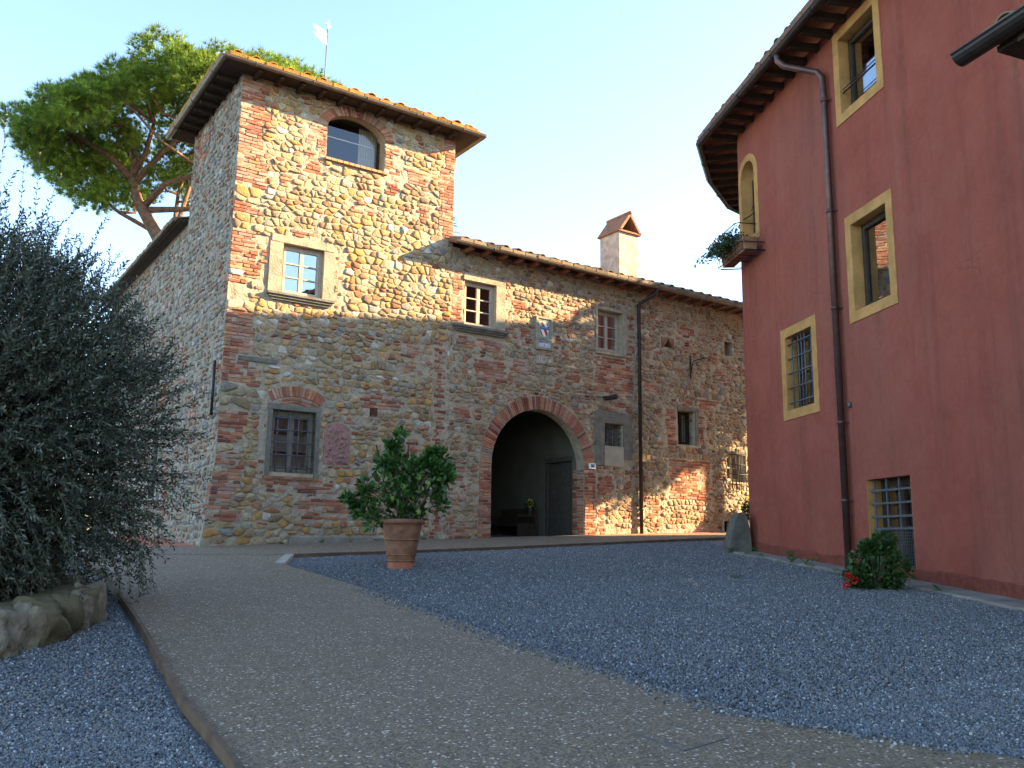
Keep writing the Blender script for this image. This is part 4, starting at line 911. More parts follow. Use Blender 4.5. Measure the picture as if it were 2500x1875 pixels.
q = MB(); q.box(EV, 12.035, 12.485, 6.925, 7.175, -.28, -.25); q.build('dark_interior', M['dark'], wing)
for sg in (-1, 1):   # triangular terracotta vent
    q = MB(); cxx = 12.26; T_ = [(cxx+sg*.235, 6.92), (cxx+sg*.235, 7.19), (cxx, 7.19), (cxx, 7.17)]
    V = [EV(x, z, o) for o in (-.24, .02) for x, z in T_]; q.add(V, [(0, 1, 2, 3), (4, 5, 6, 7), (0, 1, 5, 4), (1, 2, 6, 5), (2, 3, 7, 6), (3, 0, 4, 7)]); q.build('vent_brick', M['terracotta'], wing)
    q = MB(); L_ = math.hypot(.235, .27); 
    ax = Vector((cxx+sg*.235, 6.9)); bx = Vector((cxx, 7.2)); n2 = Vector(((bx-ax).y, -(bx-ax).x)).normalized()*.03*(-sg)
    V = [EV(p.x, p.y, o) for o in (-.2, .05) for p in (ax, bx, bx+n2, ax+n2)]; q.add(V, [(0, 1, 2, 3), (4, 5, 6, 7), (0, 1, 5, 4), (1, 2, 6, 5), (2, 3, 7, 6), (3, 0, 4, 7)]); q.build('vent_tile', M['terracotta'], wing)
# roof of the wing
OW = .42; ezw = 8.44; SL = .31
E0 = EV(RX-.12, ezw, OW); wl_ = W1+.4-RX+.12; up_w = 6.8
m = MB(); V = [E0-Z*.05, E0+U*wl_-Z*.05, E0, E0+U*wl_]; q_ = -N*(3.2+OW)+Z*((3.2+OW)*SL)
m.hexa(V+[p+q_ for p in V]); q2 = -N*(6.4+2*OW); V2 = [p+q2 for p in V]; m.hexa([p+q_+Z*.001 for p in V]+V2); m.build('roof_deck', M['soffit'], wing)
gW = (-N+Z*SL).normalized()
roof_slope(wing, E0, U, gW, wl_, 3.75, 'tile_wing', lambda a, b2: not (a < .15 and b2 > OW-.1), 300, 12)
roof_slope(wing, E0+q2+U*wl_, -U, (N+Z*SL).normalized(), wl_, 3.7, 'tile_wing', None, 0, 13, course=.5)
rafters(wing, E0-Z*.052+N*-.02+U*.2, U, -N, wl_-.4, OW-.04, 30, SL*.0, 'soffit', .09, .075)
gutter(wing, [EV(RX-.2, ezw-.03, OW+.06), EV(W1+.3, ezw-.03, OW+.06)], .062, 'gutter', rings=1.9)
m = MB(); m.tube([EV(11.45, ezw-.09, OW+.06), EV(11.42, ezw-.22, OW), EV(11.2, ezw-.42, .15), EV(11.13, ezw-.5, .08), EV(11.13, 1.72, .08)], .05, 10); dp = m.build('downpipe', M['blackpipe'], wing, smooth=True)
for z in (2.4, 3.35, 5.2, 7.0):
    q = MB(); q.tube([EV(11.13, z, .08), EV(11.13, z+.06, .08)], .062, 10); q.build('pipe_collar', M['blackpipe'], dp, smooth=True)
# chimney
CZ = 8.7; m = MB(); m.box(EV, 11.40, 12.16, CZ, 10.42, -1.85, -1.0)
ch = m.build('chimney', M['chimney'], wing)
for a, b2, c, d in ((11.34, 12.22, -1.04, -.94), (11.34, 12.22, -1.91, -1.81)):
    m = MB(); m.box(EV, a, b2, 10.42, 10.47, c, d); m.build('brick_course', M['terracotta'], ch)
m = MB(); m.box(EV, 11.34, 11.44, 10.421, 10.469, -1.80, -1.05); m.box(EV, 12.12, 12.22, 10.421, 10.469, -1.80, -1.05); m.build('brick_course', M['terracotta'], ch)
m = MB()
for sg in (-1, 1):
    xb = 11.78+sg*.42; xt = 11.78
    V = [EV(x, z, o) for o in (-1.93, -.92) for (x, z) in ((xb, 10.47), (xb-sg*.09, 10.47), (xt+sg*.0, 11.05), (xt, 10.93))]
    m.add(V, [(0, 1, 3, 2), (4, 6, 7, 5), (0, 2, 6, 4), (1, 5, 7, 3), (0, 4, 5, 1), (2, 3, 7, 6)])
m.build('chimney_cap', M['terracotta'], ch)
m = MB(); m.tube([EV(11.78, 11.04, -1.95), EV(11.78, 11.04, -.90)], .06, 8); m.build('ridge_tile', M['terracotta'], ch, smooth=True)
m = MB(); m.box(EV, 11.45, 12.11, 10.425, 10.6, -1.6, -1.3); m.build('dark_interior', M['dark'], ch)
m = MB(); m.tube([EV(7.45+0.02*i, 8.9+.5*0, -1.2) for i in range(2)], .01, 4)

# items on the facade
pl = thing('coat_of_arms', 'framed ceramic tile with a red and white striped shield, above the arch', 'plaque', tuple(EV(7.96, 6.27, .02)))
for (a, b2, c, d) in ((7.70, 7.77, 6.27, 7.11), (8.17, 8.22, 6.27, 7.11), (7.771, 8.169, 7.06, 7.11), (7.771, 8.169, 6.27, 6.33), (7.771, 8.169, 6.52, 6.55)):
    m = MB(); m.box(EV, a, b2, c, d, -.02, .07); m.build('stone_frame', M['pietra'], pl)
m = MB(); m.box(EV, 7.772, 8.168, 6.551, 7.059, -.02, .030, (.36, .44, .36)); m.build('glazed_tile', M['paint'], pl)
m = MB()
for (a, b2, c, d) in ((7.79, 7.82, 6.57, 7.04), (8.12, 8.15, 6.57, 7.04), (7.821, 8.119, 7.01, 7.04), (7.821, 8.119, 6.57, 6.60)): m.box(EV, a, b2, c, d, .03, .038, (.10, .22, .12))
m.build('green_border', M['paint'], pl)
m = MB(); r_ = random.Random(4)
for i in range(11):
    for sx in (7.805, 8.135): x, z = sx, 6.59+i*.043; m.box(EV, x-.007, x+.007, z-.007, z+.007, .037, .041, (.8, .8, .75))
for i in range(7):
    for sz in (6.585, 7.025): x, z = 7.84+i*.043, sz; m.box(EV, x-.007, x+.007, z-.007, z+.007, .037, .041, (.8, .8, .75))
m.build('border_dots', M['paint'], pl)
def oval_clip(lo, hi):      # diagonal stripe of the oval shield
    P = [(7.97+.125*math.cos(2*math.pi*i/28), 6.805+.195*math.sin(2*math.pi*i/28)) for i in range(28)]
    nx, nz = math.cos(R(28)), math.sin(R(28)); base = nx*7.97+nz*6.805
    return clip(clip(P, nx, nz, base+hi), -nx, -nz, -(base+lo))
for i in range(5):
    lo = -.20+i*.08; P = oval_clip(lo, lo+.08)
    if len(P) < 3: continue
    m = MB(); n_ = len(P); cc = cen(P); colr = (.42, .05, .03) if i % 2 == 0 else (.80, .76, .70)
    m.add([EV(x, z, .034) for x, z in P]+[EV(x, z, .052-((x-7.97)**2+(z-6.805)**2)*.3) for x, z in P], [(k, (k+1) % n_, n_+(k+1) % n_, n_+k) for k in range(n_)]+[tuple(range(n_, 2*n_))], colr); m.build('shield_stripe', M['paint'], pl)
m = MB(); m.box(EV, 7.845, 8.095, 6.79, 6.86, .04, .058, (.05, .14, .38)); m.build('blue_band', M['paint'], pl)
m = MB(); m.box(EV, 7.846, 8.094, 6.828, 6.840, .04, .060, (.25, .45, .70)); m.build('blue_band', M['paint'], pl)
m = MB(); m.box(EV, 7.772, 8.168, 6.331, 6.519, -.02, .04, (.46, .48, .54)); m.build('name_tablet', M['paint'], pl)
def text(txt, F, cx, cz, o, size, mt, parent, name='lettering', depth=.003, bold=False, sx=1.0):
    cu = bpy.data.curves.new(name, 'FONT'); cu.body = txt; cu.size = size; cu.align_x = 'CENTER'; cu.align_y = 'CENTER'; cu.extrude = depth; cu.resolution_u = 3
    if bold: cu.offset = size*.025
    tmp = bpy.data.objects.new('tmp', cu); SC.collection.objects.link(tmp); dg = bpy.context.evaluated_depsgraph_get(); me0 = tmp.evaluated_get(dg).to_mesh()
    mb = MB(); mb.add([F(cx+v.co.x*sx, cz+v.co.y, o+v.co.z) for v in me0.vertices], [tuple(p.vertices) for p in me0.polygons])
    tmp.evaluated_get(dg).to_mesh_clear(); bpy.data.objects.remove(tmp)
    return mb.build(name, M[mt], parent)
text('SALTUVIEZ', EV, 7.97, 6.462, .043, .072, 'blueink', pl, sx=.95); text('II', EV, 7.97, 6.385, .043, .065, 'blueink', pl)
dt = thing('painted_numerals', 'faded white painted figures 11 9 on the wall just below the coat of arms', 'numerals', tuple(EV(8.0, 6.0, .02)))
text('11', EV, 7.86, 6.03, .03, .17, 'dateink', dt, 'numeral', bold=True, sx=.9); text('9', EV, 8.15, 6.0, .032, .17, 'dateink', dt, 'numeral', bold=True)
m = MB(); m.box(EV, 7.74, 8.26, 5.92, 6.12, -.02, .024); m.build('plaster_ground', M['plaster'], dt)
hn = thing('house_number', 'small white enamel plate with the blue number 80 beside the archway', 'house number', tuple(EV(9.51, 3.40, .03)))
m = MB(); m.box(EV, 9.405, 9.615, 3.395, 3.535, .02, .05); m.build('plate', M['white'], hn); text('80', EV, 9.51, 3.465, .053, .115, 'blueink', hn, 'number', bold=True)
lp = thing('spotlight', 'small black spotlight on the wall between the arch and the downpipe', 'wall lamp', tuple(EV(9.95, 5.25, .05)))
m = MB(); m.tube([EV(9.90, 5.27, .0), EV(9.92, 5.27, .14)], .03, 10); m.build('wall_bracket', M['blackiron'], lp, smooth=True)
m = MB(); m.tube([EV(9.86, 5.22, .16), EV(10.0, 5.25, .17), EV(10.16, 5.29, .18), EV(10.2, 5.30, .18)], [.05, .062, .07, .075], 12); m.build('lamp_head', M['blackiron'], lp, smooth=True)
br = thing('iron_bracket', 'black iron wall bracket with a curved hook high on the wing wall', 'bracket', tuple(EV(13.09, 6.45, .05)))
m = MB(); m.box(EV, 13.07, 13.11, 6.12, 6.78, .04, .07); m.build('upright', M['blackiron'], br)
m = MB(); m.tube([EV(13.12, 6.3, .06), EV(13.14, 6.58, .08), EV(13.18, 6.64, .12), EV(13.28, 6.68, .28), EV(13.36, 6.70, .40), EV(13.42, 6.69, .45), EV(13.44, 6.62, .47)], .014, 7); m.build('hook', M['blackiron'], br, smooth=True)
m = MB(); m.tube([EV(13.12, 6.5, .06), EV(13.2, 6.58, .16), EV(13.28, 6.60, .28)], .008, 6); m.tube([EV(13.28, 6.6, .28), EV(13.28, 6.68, .28)], .007, 6); m.build('brace', M['blackiron'], br, smooth=True)
sb = thing('potted_shrub', 'dark round shrub in a pot against the far end of the wing wall', 'potted plant', tuple(EV(15.1, 1.85, .5)))
m = MB(); m.lathe(EV(15.1, 1.80, .5), [(.14, 0), (.2, .4), (.22, .42), (.18, .42), (.17, .36)], 18); m.build('pot', M['terracotta'], sb, smooth=True)
m = MB(); leafball(m, [(EV(15.1, 2.5, .5), .34), (EV(14.9, 2.5, .5), .25), (EV(15.3, 2.52, .5), .28)], 1500, .08, .045, 6, (.5, .9)); m.build('foliage', M['ivy'], sb)

# ------------------------------------------------------------------ red house
red = thing('red_house', 'tall house with dark red rendered walls and ochre window surrounds', 'house', tuple(RD(-6, gz(5, 10))))
RW1 = (-4.80, -3.83, 8.13, 9.36); RW2 = (-2.575, -1.655, 3.81, 5.075); RW3 = (-4.81, -3.90, 4.975, 6.305); RW4 = (-4.96, -3.92, 1.17, 2.50); RWA = (-.665, -.085, 7.33, 8.56, 8.86)
m = MB(); wall_panel(m, RD, -17, -.1, -.3, 9.69, [RW1, RW2, RW3, RW4, (RWA[0], -.1, *RWA[2:])] if False else [RW1, RW2, RW3, RW4, (-.68, -.10, 7.33, 8.56, 8.86)], 0.30, step=1.5)
xs_ = [-.10+.38*i/6 for i in range(7)]+[.9, 1.6, 2.3]
for a, b2 in zip(xs_, xs_[1:]): m.add([RD(a, .4, 0), RD(b2, .4, 0), RD(b2, 9.69, 0), RD(a, 9.69, 0)], [(0, 1, 2, 3)])
pe = RD(2.3, 0, 0); far = [pe, Vector((5.6, 20.0, 0)), Vector((7.5, 20.8, 0)), Vector((10.5, 19.0, 0))]
for a, b2 in zip(far, far[1:]): m.add([Vector((a.x, a.y, .8)), Vector((b2.x, b2.y, .8)), Vector((b2.x, b2.y, 9.69)), Vector((a.x, a.y, 9.69))], [(0, 1, 2, 3)])
m.build('wall', M['redwall'], red)
m = MB(); V = []; n_ = 260
for i in range(n_+1):
    a = -17+17.25*i/n_; zt = gz(*RD(a, 0, 0).xy)+.19+.05*noise.noise(Vector((a*1.3, 0, 2)))+.02*noise.noise(Vector((a*7, 0, 5)))
    V += [RD(a, -.3, .022), RD(a, zt-.02, .022+.006*noise.noise(Vector((a*9, 1, 1)))), RD(a, zt, .004), RD(a, zt, -.02)]
m.add(V, [(4*i+k, 4*i+4+k, 4*i+5+k, 4*i+1+k) for i in range(n_) for k in range(3)]); m.build('wall_base', M['redbase'], red)
def surround(a, b2, c, d, w1=.155, o=.014, arch=None):
    for (p, q, r1, s1) in ((a-w1, a, c-w1, d+w1), (b2, b2+w1, c-w1, d+w1), (a, b2, d, d+w1), (a, b2, c-w1, c)):
        m = MB(); m.box(RD, p, q, r1, s1, -.01, o); m.build('painted_surround', M['ochre'], red)
    m = MB()     # ochre reveals
    for (p, q, r1, s1) in ((a, a+.004, c+.001, d-.001), (b2-.004, b2, c+.001, d-.001)): m.box(RD, p, q, r1, s1, -.24, .0)
    m.box(RD, a+.004, b2-.004, c, c+.004, -.24, .0); m.box(RD, a+.004, b2-.004, d-.004, d, -.24, .0); m.build('window_reveal', M['ochre'], red)
for w_ in (RW1, RW2, RW3): surround(*w_)
a, b2, c, d = RW4; m = MB(); m.box(RD, a, a+.004, c, d, -.24, 0); m.box(RD, b2-.004, b2, c, d, -.24, 0); m.build('window_reveal', M['ochre'], red)
# arched window with ochre surround
A_ = archpoly(-.835, .06, 7.19, 8.56, 8.99, 20); B_ = archpoly(-.68, -.10, 7.33, 8.56, 8.86, 20); n_ = len(A_)
m = MB(); V = [RD(x, z, o) for o in (-.01, .016) for P in (A_, B_) for x, z in P]
fs = []
for i in range(n_):
    j = (i+1) % n_; fs += [(2*n_+i, 2*n_+j, 3*n_+j, 3*n_+i), (i, j, 2*n_+j, 2*n_+i), (n_+i, n_+j, 3*n_+j, 3*n_+i)]
m.add(V, fs); m.build('painted_surround', M['ochre'], red)
m = MB(); V = [RD(x, z, o) for o in (0.0, -.29) for x, z in [(cx_*.995-.39*.005, z) for cx_, z in B_]]
m.add(V, [(i, (i+1) % n_, n_+(i+1) % n_, n_+i) for i in range(n_)]); m.build('window_reveal', M['ochre'], red)
aw = MB(); aw.box(RD, -.66, -.12, 7.34, 7.39, -.26, -.21); aw.box(RD, -.66, -.62, 7.39, 8.6, -.26, -.21); aw.box(RD, -.16, -.12, 7.39, 8.6, -.26, -.21); aw.box(RD, -.62, -.16, 8.1, 8.14, -.26, -.2); W_ = aw.build('window', M['darkwood'], red)
q = MB(); q.add([RD(x, z, -.235) for x, z in B_], [tuple(range(n_))]); q.build('pane', M['glass'], W_)
q = MB(); q.box(RD, -.75, -.05, 7.3, 8.95, -.6, -.55); q.build('dark_interior', M['dark'], W_)
q = MB(); q.tube([RD(-.68, 7.78, -.05), RD(-.3, 7.78, -.03), RD(-.10, 7.80, -.02)], .012, 6); q.tube([RD(-.66, 8.15, -.05), RD(-.55, 7.80, .02)], .008, 6); q.build('shutter_stay', M['blackiron'], W_)
def redwin(a, b2, c, d, rows, leaves=1, o=-.16):
    return casement(red, RD, a+.005, b2-.005, c+.005, d-.005, o, leaves, rows, .045, 'darkwood', gm='glass')
redwin(*RW1, 1); redwin(*RW3, 1); redwin(*RW2, 2, 2, -.20); redwin(*RW4, 2, 2, -.22)
q = MB(); q.tube([RD(-4.78, 8.47, -.03), RD(-3.85, 8.47, -.03)], .014, 6); q.tube([RD(-4.78, 8.53, -.03), RD(-3.85, 8.53, -.03)], .008, 6); q.build('window_rail', M['blackiron'], red, smooth=True)
grille(red, RD, RW2[0]+.02, RW2[1]-.02, RW2[2], RW2[3], -.05, 4, 5, .013)
a, b2, c, d = RW4; m = MB(); m.box(RD, a+.03, b2-.03, 1.80, 1.83, -.09, -.06); g_ = m.build('window_grille', M['iron'], red)
for i in range(4): x = a+.08+(b2-a-.16)*i/3; q = MB(); q.box(RD, x-.013, x+.013, 1.83, d, -.085, -.065); q.build('bar', M['iron'], g_)
for z in (1.98, 2.16, 2.34): q = MB(); q.box(RD, a, b2, z-.014, z+.014, -.065, -.05); q.build('bar', M['iron'], g_)
q = MB()
for i in range(26): x = a+.03+(b2-a-.06)*i/25; q.box(RD, x-.002, x+.002, 1.2, 1.80, -.078, -.074)
for i in range(16): z = 1.2+.6*i/15; q.box(RD, a+.03, b2-.03, z-.002, z+.002, -.084, -.080)
q.build('wire_mesh', M['iron'], g_, kind='stuff')
# eaves and roof
zE = 9.69
CH = [Vector((RD(-17, 0, .52).x, RD(-17, 0, .52).y, zE)), Vector((3.84, 16.86, zE)), Vector((4.46, 18.68, zE)), Vector((5.25, 20.20, zE)), Vector((6.3, 21.2, zE)), Vector((8.2, 21.6, zE))]
INN = [Vector((CH[0].x+5.6, CH[0].y+.8, zE+1.6)), Vector((9.2, 17.2, zE+1.6)), Vector((9.2, 17.3, zE+1.6)), Vector((9.3, 17.4, zE+1.6)), Vector((9.4, 17.4, zE+1.6)), Vector((9.6, 17.3, zE+1.6))]
m = MB()
for i in range(5):
    a, b2, c, d = CH[i], CH[i+1], INN[i+1], INN[i]; m.add([a, b2, c, d, a-Z*.05, b2-Z*.05, c-Z*.05, d-Z*.05], [(0, 1, 2, 3), (7, 6, 5, 4), (0, 4, 5, 1)])
m.add([INN[0], INN[1], Vector((14.5, 18, zE)), Vector((INN[0].x+5.6, INN[0].y+.8, zE))], [(0, 1, 2, 3)]); m.build('roof_deck', M['soffit'], red)
for i in range(5):
    a, b2 = CH[i], CH[i+1]; e = (b2-a).normalized(); inn = e.cross(Z).normalized(); L = (b2-a).length
    if inn.dot(Vector((8, 15, 0))-Vector((a.x, a.y, 0))) < 0: inn = -inn
    g = (INN[i+1]-b2); g = (g-e*g.dot(e)).normalized()
    n_ = max(1, int(L/.42))
    if i == 0:
        st = a+e*(L-11.5); rafters(red, st-Z*.052, e, inn, 11.3, .50, 27, .0, 'darkwood', .09, .11)
        roof_slope(red, st, e, g, 11.5, 1.4, 'tile_red', None, 200, 30, pitch=.37)
    else:
        rafters(red, a-Z*.052, e, inn, L, .50, n_, .0, 'darkwood', .09, .11); roof_slope(red, a, e, g, L, .8, 'tile_red', None, 60 if i < 3 else 0, 30+i, pitch=.37)
out = [c-((INN[i]-c).normalized()*.07) for i, c in enumerate(CH)]
gutter(red, [p-Z*.05 for p in out[:5]], .075, 'blackpipe', rings=1.3)
m = MB(); xa = -2.80
ge = RD(xa, 9.60, .59)
m.tube([ge+UR*-.15, RD(xa-.15, 9.46, .58), RD(xa-.22, 9.33, .50), RD(xa-.42, 9.18, .30), RD(xa-.60, 9.05, .14), RD(xa-.66, 8.94, .09), RD(-3.47, 8.6, .085), RD(-3.48, 1.15, .085)], .052, 12)
dp = m.build('downpipe', M['copper'], red, smooth=True)
for z in (8.5, 6.65, 5.1, 3.35, 2.2):
    q = MB(); q.tube([RD(-3.475, z, .085), RD(-3.475, z+.05, .085)], .063, 12); q.build('pipe_collar', M['copper'], dp, smooth=True)
    q = MB(); q.tube([RD(-3.475, z+.02, .085), RD(-3.56, z+.02, .0)], .01, 6); q.build('pipe_clip', M['copper'], dp)
m = MB(); rock(m, RD(-3.62, 3.62, .02), (.03, .03, .045), 3, n=8, m=6, amp=.05); m.build('pipe_hook', M['iron'], red, smooth=True)
# unseen block added behind the red house to throw the stone front's long shadow
ra = Vector((10, 20.7, 0)); rd = Vector((0.7314, 0.6820, 0)); rn = Vector((0.6820, -0.7314, 0))
RWF = lambda a, z, o: ra+rd*a-rn*o+Z*z
m = MB(); m.box(RWF, -2.2, 6.4, .8, 12.25, -5.0, -.35); m.build('shadow_block_wall', M['redwall'], red)
m = MB(); V = []
for a in (-2.4, 6.45):
    for (o, z) in ((0, 12.49), (0, 12.42), (-2.8, 13.15), (-2.8, 13.08), (-5.5, 12.49), (-5.5, 12.42)): V.append(RWF(a, z, o))
m.add(V, [(0, 6, 8, 2), (2, 8, 10, 4), (1, 3, 9, 7), (3, 5, 11, 9), (0, 1, 7, 6), (4, 10, 11, 5), (0, 2, 3, 1), (2, 4, 5, 3), (6, 7, 9, 8), (8, 9, 11, 10)]); m.build('shadow_block_roof', M['tile_red'], red)

# window box with ivy on the arched window
fb = thing('window_box', 'terracotta flower trough in an iron cradle below the arched window of the red house', 'flower box', tuple(RD(-.45, 6.85, .3)))
def trough(s0, s1, z0, z1, o0, o1, nm):
    m = MB(); V = []
    for s_ in (s0, s1):
        V += [RD(s_, z0, o0+.035), RD(s_, z0, o1-.045), RD(s_, z1-.05, o1-.01), RD(s_, z1-.05, o1), RD(s_, z1, o1), RD(s_, z1, o0), RD(s_, z1-.05, o0), RD(s_, z1-.05, o0+.01)]
    n_ = 8; m.add(V, [(i, (i+1) % n_, n_+(i+1) % n_, n_+i) for i in range(n_)]+[tuple(range(n_)), tuple(range(n_, 2*n_))]); m.build(nm, M['terracotta'], fb)
trough(-.98, -.46, 6.88, 7.13, .12, .40, 'planter'); trough(-.42, .08, 6.88, 7.13, .12, .40, 'planter')
m = MB()
def loop(z, w0, w1, r=.009): m.tube([RD(-1.02, z, .0), RD(-1.02, z, w1-.06), RD(-.97, z, w1), RD(.06, z, w1), RD(.12, z, w1-.06), RD(.12, z, .0)], r, 6)
loop(6.87, 0, .44); loop(7.02, 0, .45); m.tube([RD(-.72, 7.48, .0), RD(-.72, 7.48, .36), RD(-.66, 7.48, .42), RD(.02, 7.48, .42), RD(.08, 7.48, .36), RD(.08, 7.48, 0)], .010, 6)
for s_ in (-1.02, -.7, -.35, 0, .12): m.tube([RD(s_, 6.87, .44), RD(s_, 7.02, .45)], .007, 5); m.tube([RD(s_, 6.86, .02), RD(s_, 6.86, .44)], .007, 5)
for s_ in (-.7, -.2, .06): m.tube([RD(s_, 7.02, .45), RD(s_, 7.25, .50), RD(s_, 7.48, .42)], .007, 5)
m.build('iron_cradle', M['blackiron'], fb, smooth=True)
iv = thing('trailing_plant', 'trailing ivy spilling from the window box of the red house', 'plant', tuple(RD(-.3, 7.15, .3)))
r_ = random.Random(12); m = MB(); st = MB()
for k in range(46):
    s0 = r_.uniform(-.9, .10); p = RD(s0, 7.13, r_.uniform(.2, .4)); pts = [p]; d = NR*r_.uniform(.2, 1.0)+UR*r_.uniform(-.3, .9)+Z*r_.uniform(.3, 1.0)
    for i in range(r_.randint(4, 8)): p = p+d.normalized()*.07; d = d+Z*-.28+NR*.05; pts.append(p)
    st.tube(pts, .003, 4)
    for p in pts: leafball(m, [(p, .045)], 6, .055, .04, r_.randint(0, 9999), (.6, 1.3), up_=-.2)
m.build('leaves', M['ivy'], iv); st.build('stems', M['olivebark'], iv)

# ------------------------------------------------------------------ neighbouring eave in the upper right corner
nb = thing('stone_outbuilding', 'corner of a tiled eave with a dark gutter poking in at the top right', 'building', (4.9, 3, gz(4.9, 3)))
ga = Vector((3.87, 7.06, 5.80)); gd = (Vector((4.06, 6.47, 5.80))-ga).normalized(); gi = Vector((-gd.y, gd.x, 0)); 
if gi.x < 0: gi = -gi
gutter(nb, [ga, ga+gd*8], .095, 'blackpipe', rings=2.2)
ea = ga+gi*.07+gd*.30+Z*.0
m = MB(); V = [ea, ea+gd*7.5, ea+Z*-.05, ea+gd*7.5+Z*-.05]; q_ = gi*3+Z*.9; m.hexa(V+[p+q_ for p in V]); m.hexa([p+Z*-.06+gi*.02 for p in V]+[p+Z*-.10+gi*.70 for p in V]); m.build('roof_deck', M['darkwood'], nb)
roof_slope(nb, ea, gd, (gi+Z*.3).normalized(), 7.4, 3.0, 'tile_wing', None, 60, 44, pitch=.37)
NW = lambda a, z, o: ea+gi*.62+gd*(a+.15)-gi*o+Z*(z-ea.z)
m = MB(); m.box(NW, 0, 7, .3, 5.75, -2.5, 0); m.build('wall', M['mortar'], nb)
mn = Masonry(31); mn.stones(NW, .02, 6.5, .6, 5.7, [], 'wing', hr=(.1, .2), wr=(.15, .35)); mn.finish(nb, 60)
rafters(nb, ea-Z*.05, gd, gi, 7, .4, 14, 0)

# ------------------------------------------------------------------ stone post, geranium, lemon pot
m = MB(); c = Vector((4.16, 16.35, gz(4.16, 16.35)))
prof = [(-.28, 0), (.24, 0), (.22, .3), (.20, .66), (.02, .68), (-.08, .62), (-.16, .3)]
prof = [(-.30, -.1), (.24, -.1), (.22, .35), (.17, .66), (.10, .74), (-.02, .72), (-.10, .60), (-.2, .28)]
n_ = len(prof); V = []
for y, k in ((-.22, .86), (-.12, 1), (.12, 1), (.22, .86)):
    for (x, z) in prof: V.append(c+Vector((x*k+.012*noise.noise(Vector((x*9, y*9, z*9))), y, z*(.95 if k < 1 else 1))))
m.add(V, [(j*n_+i, j*n_+(i+1) % n_, (j+1)*n_+(i+1) % n_, (j+1)*n_+i) for j in range(3) for i in range(n_)]+[tuple(range(n_))[::-1], tuple(range(3*n_, 4*n_))])
m.build('guard_stone', M['flag'], None, c, False, 'sloping grey guard stone at the far corner of the red house', 'stone post')
gc = Vector((4.38, 10.75, gz(4.38, 10.75)))
gm = thing('geranium_bush', 'low green geranium with a few red flowers at the foot of the red wall', 'plant', tuple(gc))
m = MB(); cs = [(gc+Vector((x, y, z)), r1) for x, y, z, r1 in ((0, .05, .12, .2), (.15, .05, .12, .16), (-.12, .05, .1, .14), (-.15, 0, .30, .17), (0, .05, .42, .18), (.10, -.05, .56, .13), (.02, 0, .22, .2), (-.22, .05, .16, .13), (.2, -.1, .25, .18), (.12, .0, .40, .16), (-.08, 0, .48, .10))]
leafball(m, cs, 3000, .05, .055, 8, (.45, 1.25), up_=.4); m.build('leaves', M['geran'], gm)
m = MB(); r_ = random.Random(6)
for i in range(16): a = r_.uniform(0, 6.28); m.tube([gc+Vector((.04*math.cos(a), .04*math.sin(a), 0)), gc+Vector((.2*math.cos(a), .15*math.sin(a), .4))], .007, 5)
m.build('stems', M['olivebark'], gm)
for p in ((-.35, -.05, .17), (-.29, -.08, .12), (-.40, -.1, .05)):
    m = MB(); leafball(m, [(gc+Vector(p), .035)], 40, .03, .03, int(p[0]*100), (.8, 1.2)); m.build('flower', M['petal'], gm)
pc = Vector((-1.60, 13.21, gz(-1.6, 13.21)))
pot = thing('terracotta_pot', 'large banded terracotta pot standing on the gravel in front of the tower', 'plant pot', tuple(pc))
m = MB(); m.lathe(pc, [(.185, .09), (.20, .10), (.215, .20), (.255, .42), (.265, .46), (.30, .68), (.29, .70), (.25, .70), (.24, .60)], 36); m.build('body', M['terracotta'], pot, smooth=True)
m = MB(); m.lathe(pc, [(.28, .635), (.325, .645), (.335, .67), (.335, .70), (.32, .715), (.27, .715), (.265, .66)], 36); m.build('rim', M['terracotta'], pot, smooth=True)
for z, r1 in ((.20, .222), (.115, .205), (.42, .262)):
    m = MB(); m.lathe(pc, [(r1-.02, z-.014), (r1+.008, z-.008), (r1+.010, z+.006), (r1-.02, z+.014)], 36); m.build('raised_band', M['terracotta'], pot, smooth=True)
m = MB(); m.lathe(pc, [(.19, -.03), (.19, .095), (.17, .1)], 24); m.build('brick_foot', M['paver'], pot)
m = MB(); rock(m, pc+Vector((.02, -.285, .56)), (.04, .02, .04), 4, n=10, m=6, amp=.02); m.build('rosette', M['terracotta'], pot, smooth=True)
m = MB(); m.lathe(pc, [(.255, .62), (.25, .665), (.02, .68)], 24); m.build('soil', M['soil'], pot)
lt = thing('lemon_tree', 'bushy lemon tree with a tall leading shoot growing in the terracotta pot', 'lemon tree', tuple(pc+Z*.66))
K = .00694
def px(x, y, dy=0): return pc+Vector(((x-868)*K, dy, (1230-y)*K))
cl = [(px(790, 1100, .05), .16), (px(765, 1090), .11), (px(800, 1130, -.08), .13), (px(830, 1120, -.05), .15), (px(820, 1060, .1), .19), (px(855, 1075, -.05), .22), (px(890, 1085, .05), .20), (px(920, 1060, .08), .19), (px(945, 1050), .13),
      (px(850, 1030, -.1), .19), (px(885, 1035, -.12), .18), (px(915, 1025), .18), (px(945, 1015, .05), .13), (px(955, 1090, -.05), .08), (px(850, 995), .12), (px(848, 970), .07), (px(851, 955), .045), (px(825, 1015, .1), .12), (px(960, 1040, -.1), .08), (px(790, 1055, -.1), .09), (px(772, 1115, .1), .08), (px(905, 1110), .13), (px(880, 1010, .15), .14), (px(935, 1000, -.1), .09), (px(870, 1060, .3), .2), (px(870, 1070, -.3), .2)]
r_ = random.Random(31); cl2 = [(c+Vector((r_.gauss(0, .05), r_.gauss(0, .05), r_.gauss(0, .05))), rr*r_.uniform(.75, 1.2)) for c, rr in cl]
